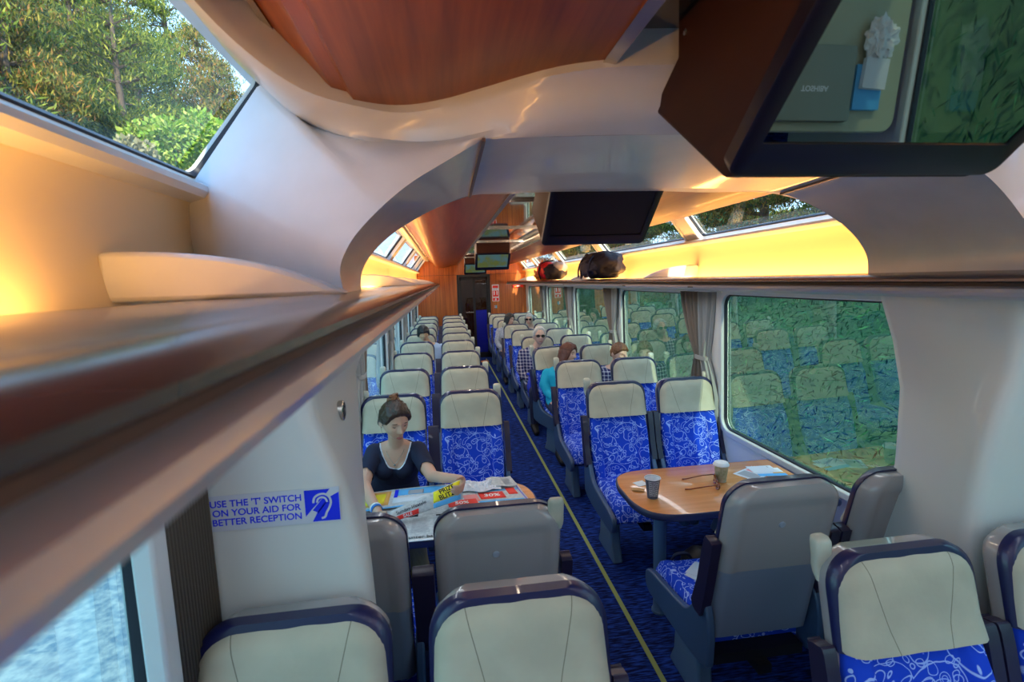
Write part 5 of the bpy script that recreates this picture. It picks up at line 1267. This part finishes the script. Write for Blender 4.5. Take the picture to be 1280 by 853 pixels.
def dress(t, bd, top, tm, hx, zh, low='denim', sleeve=True, x=0, y=0):
    cut = zh-.145
    def kt(p):
        if p.z > cut or p.z < .57: return False
        if p.y < y-.16 and p.z < .70: return False
        if abs(p.x-hx) < .085 and p.z > cut-.05 and p.y < y+.165 and p.z > cut-.05+abs(p.x-hx)*.4: return False
        return True
    cloth_obj(top, garment(bd, kt, .010), tm, t, .006)
    def kl(p): return p.z < .615 and p.z > .11 and not (p.z > .60 and p.y < y-.1)
    cloth_obj('trousers', garment(bd, kl, .007), low, t)
    bm = bmesh.new()
    for s in (-1, 1): cloth_obj('shoe', garment(bd, lambda p: p.z < .12 and (p.x-x)*s > 0, .010), 'black', t)
def specs(t, mx, m='specs'):
    bm = bmesh.new()
    for s in (-1, 1):
        loft(bm, [[mx @ Vector((s*.033+.026*cos(a), -.100+.006*abs(cos(a))*(1 if cos(a)*s > 0 else 0)+q, .008+.019*sin(a))) for a in [2*pi*k/18 for k in range(18)]] for q in (-.002, .002)])
        tube(bm, [mx @ Vector((s*.058, -.094, .012)), mx @ Vector((s*.078, -.05, .012)), mx @ Vector((s*.080, .01, .006))], .0028, 6)
    tube(bm, [mx @ Vector((-.012, -.103, .012)), mx @ Vector((0, -.106, .014)), mx @ Vector((.012, -.103, .012))], .003, 6); finish('sunglasses', bm, m, t)
def passenger(label, x, y, skin, hair, style, top, tm, yaw, pitch, roll, fem, lean=(0, 0), zh=1.12, off=(0, -.02), arms='lap', glasses=False, tw=.17, seed=0, thick=.012, phones=False, hs=1.0):
    f, hc = sitter(x, y, tw, lean, zh, off, arms)
    t, bd, mx = person_base('person', label, (0, 0, 0), f, (hc, yaw, pitch, roll, hs), skin, .011, 3, fem, style != 'bob')
    dress(t, bd, top, tm, hc[0]-off[0], zh, x=x, y=y)
    finish('hair', hair_shell(mx, style, seed, thick), hair, t, ang=180); face_parts(t, mx, browm=hair if hair is not HR3 else HR3, fem=fem)
    if glasses: specs(t, mx)
    if phones:
        bm = bmesh.new(); tube(bm, [mx @ Vector((.088*cos(a), .01, .005+.128*sin(a))) for a in [pi*k/14 for k in range(15)]], .006, 8); finish('headband', bm, 'black', t)
        for s in (-1, 1):
            bm = bmesh.new(); ball(bm, (0, 0, 0), (.018, .032, .036)); 
            for v in bm.verts: v.co = mx @ (v.co+Vector((s*.086, .01, -.005)))
            finish('ear_cup', bm, 'tedge', t)
    return t
passenger('boy with black hair in a pale blue shirt peeking over a left window seat', XS['LW']+.12, ROWS[4], SK3, HR2, 'fringe', 'shirt', 'paleb', .15, .12, -.08, False, lean=(.02, -.05), zh=1.185, off=(-.085, -.04), seed=2, thick=.018, tw=.19)
passenger('white-haired man in dark sunglasses and a plaid shirt on the right aisle side', XS['RA']-.07, ROWS[3], SK2, HR3, 'receding', 'plaid_shirt', 'plaid', -.05, -.05, .03, False, lean=(.0, -.02), zh=1.185, off=(.06, -.04), glasses=True, tw=.18, seed=5, thick=.016)
passenger('woman in a turquoise jacket asleep, head leaning right, on the right aisle side', XS['RA']+.01, ROWS[2], SK2, HR5, 'bob', 'jacket', 'turq', .85, .12, .25, True, lean=(.02, -.04), zh=1.095, off=(.075, -.03), tw=.17, seed=7)
passenger('brown-haired man resting his head on his hand at the right window', XS['RW']+.0, ROWS[2], SK2, HR4, 'short', 'plaid_shirt', 'plaid', .45, .25, .10, False, lean=(.07, -.07), zh=1.075, off=(.06, -.06), arms='face', tw=.18, seed=8)
passenger('grey-haired man wearing headphones and sunglasses far down the right window side', XS['RW']-.09, ROWS[6], SK2, HR3, 'short', 'shirt', 'grey_t', -.35, .05, .0, False, lean=(-.02, -.04), zh=1.17, off=(-.06, -.04), glasses=True, seed=9, phones=True, thick=.006)
passenger('dark-haired woman in a pale striped shirt far down the right aisle side', XS['RA']-.06, ROWS[6], SK2, HR2, 'bob', 'shirt', 'shadewhite', .75, .15, .20, True, lean=(.0, -.06), zh=1.18, off=(.04, -.04), seed=10)
# blue jacket in the lap of the man in plaid, phone-sized details left out
jk = thing('folded_jacket', 'bright blue jacket bundled in the lap of the man in sunglasses', 'jacket', (XS['RA']-.07, ROWS[3]-.22, .655))
bm = bmesh.new(); blob(bm, (0, 0, .05), (.17, .13, .085), 4, .25, p=.85, zmin=-.03); finish('bundle', bm, mat('royal_blue_nylon', (.01, .05, .75), .5), jk, ang=180)
bm = bmesh.new(); tube(bm, smooth_pts([(-.14, -.06, .03), (-.17, -.11, -.05), (-.15, -.13, -.16), (-.12, -.13, -.24)], 5), [.03]*6+[.034]*5+[.026]*5, 8); finish('sleeve', bm, mat('deep_blue_nylon', (.01, .04, .60), .5), jk, ang=180)
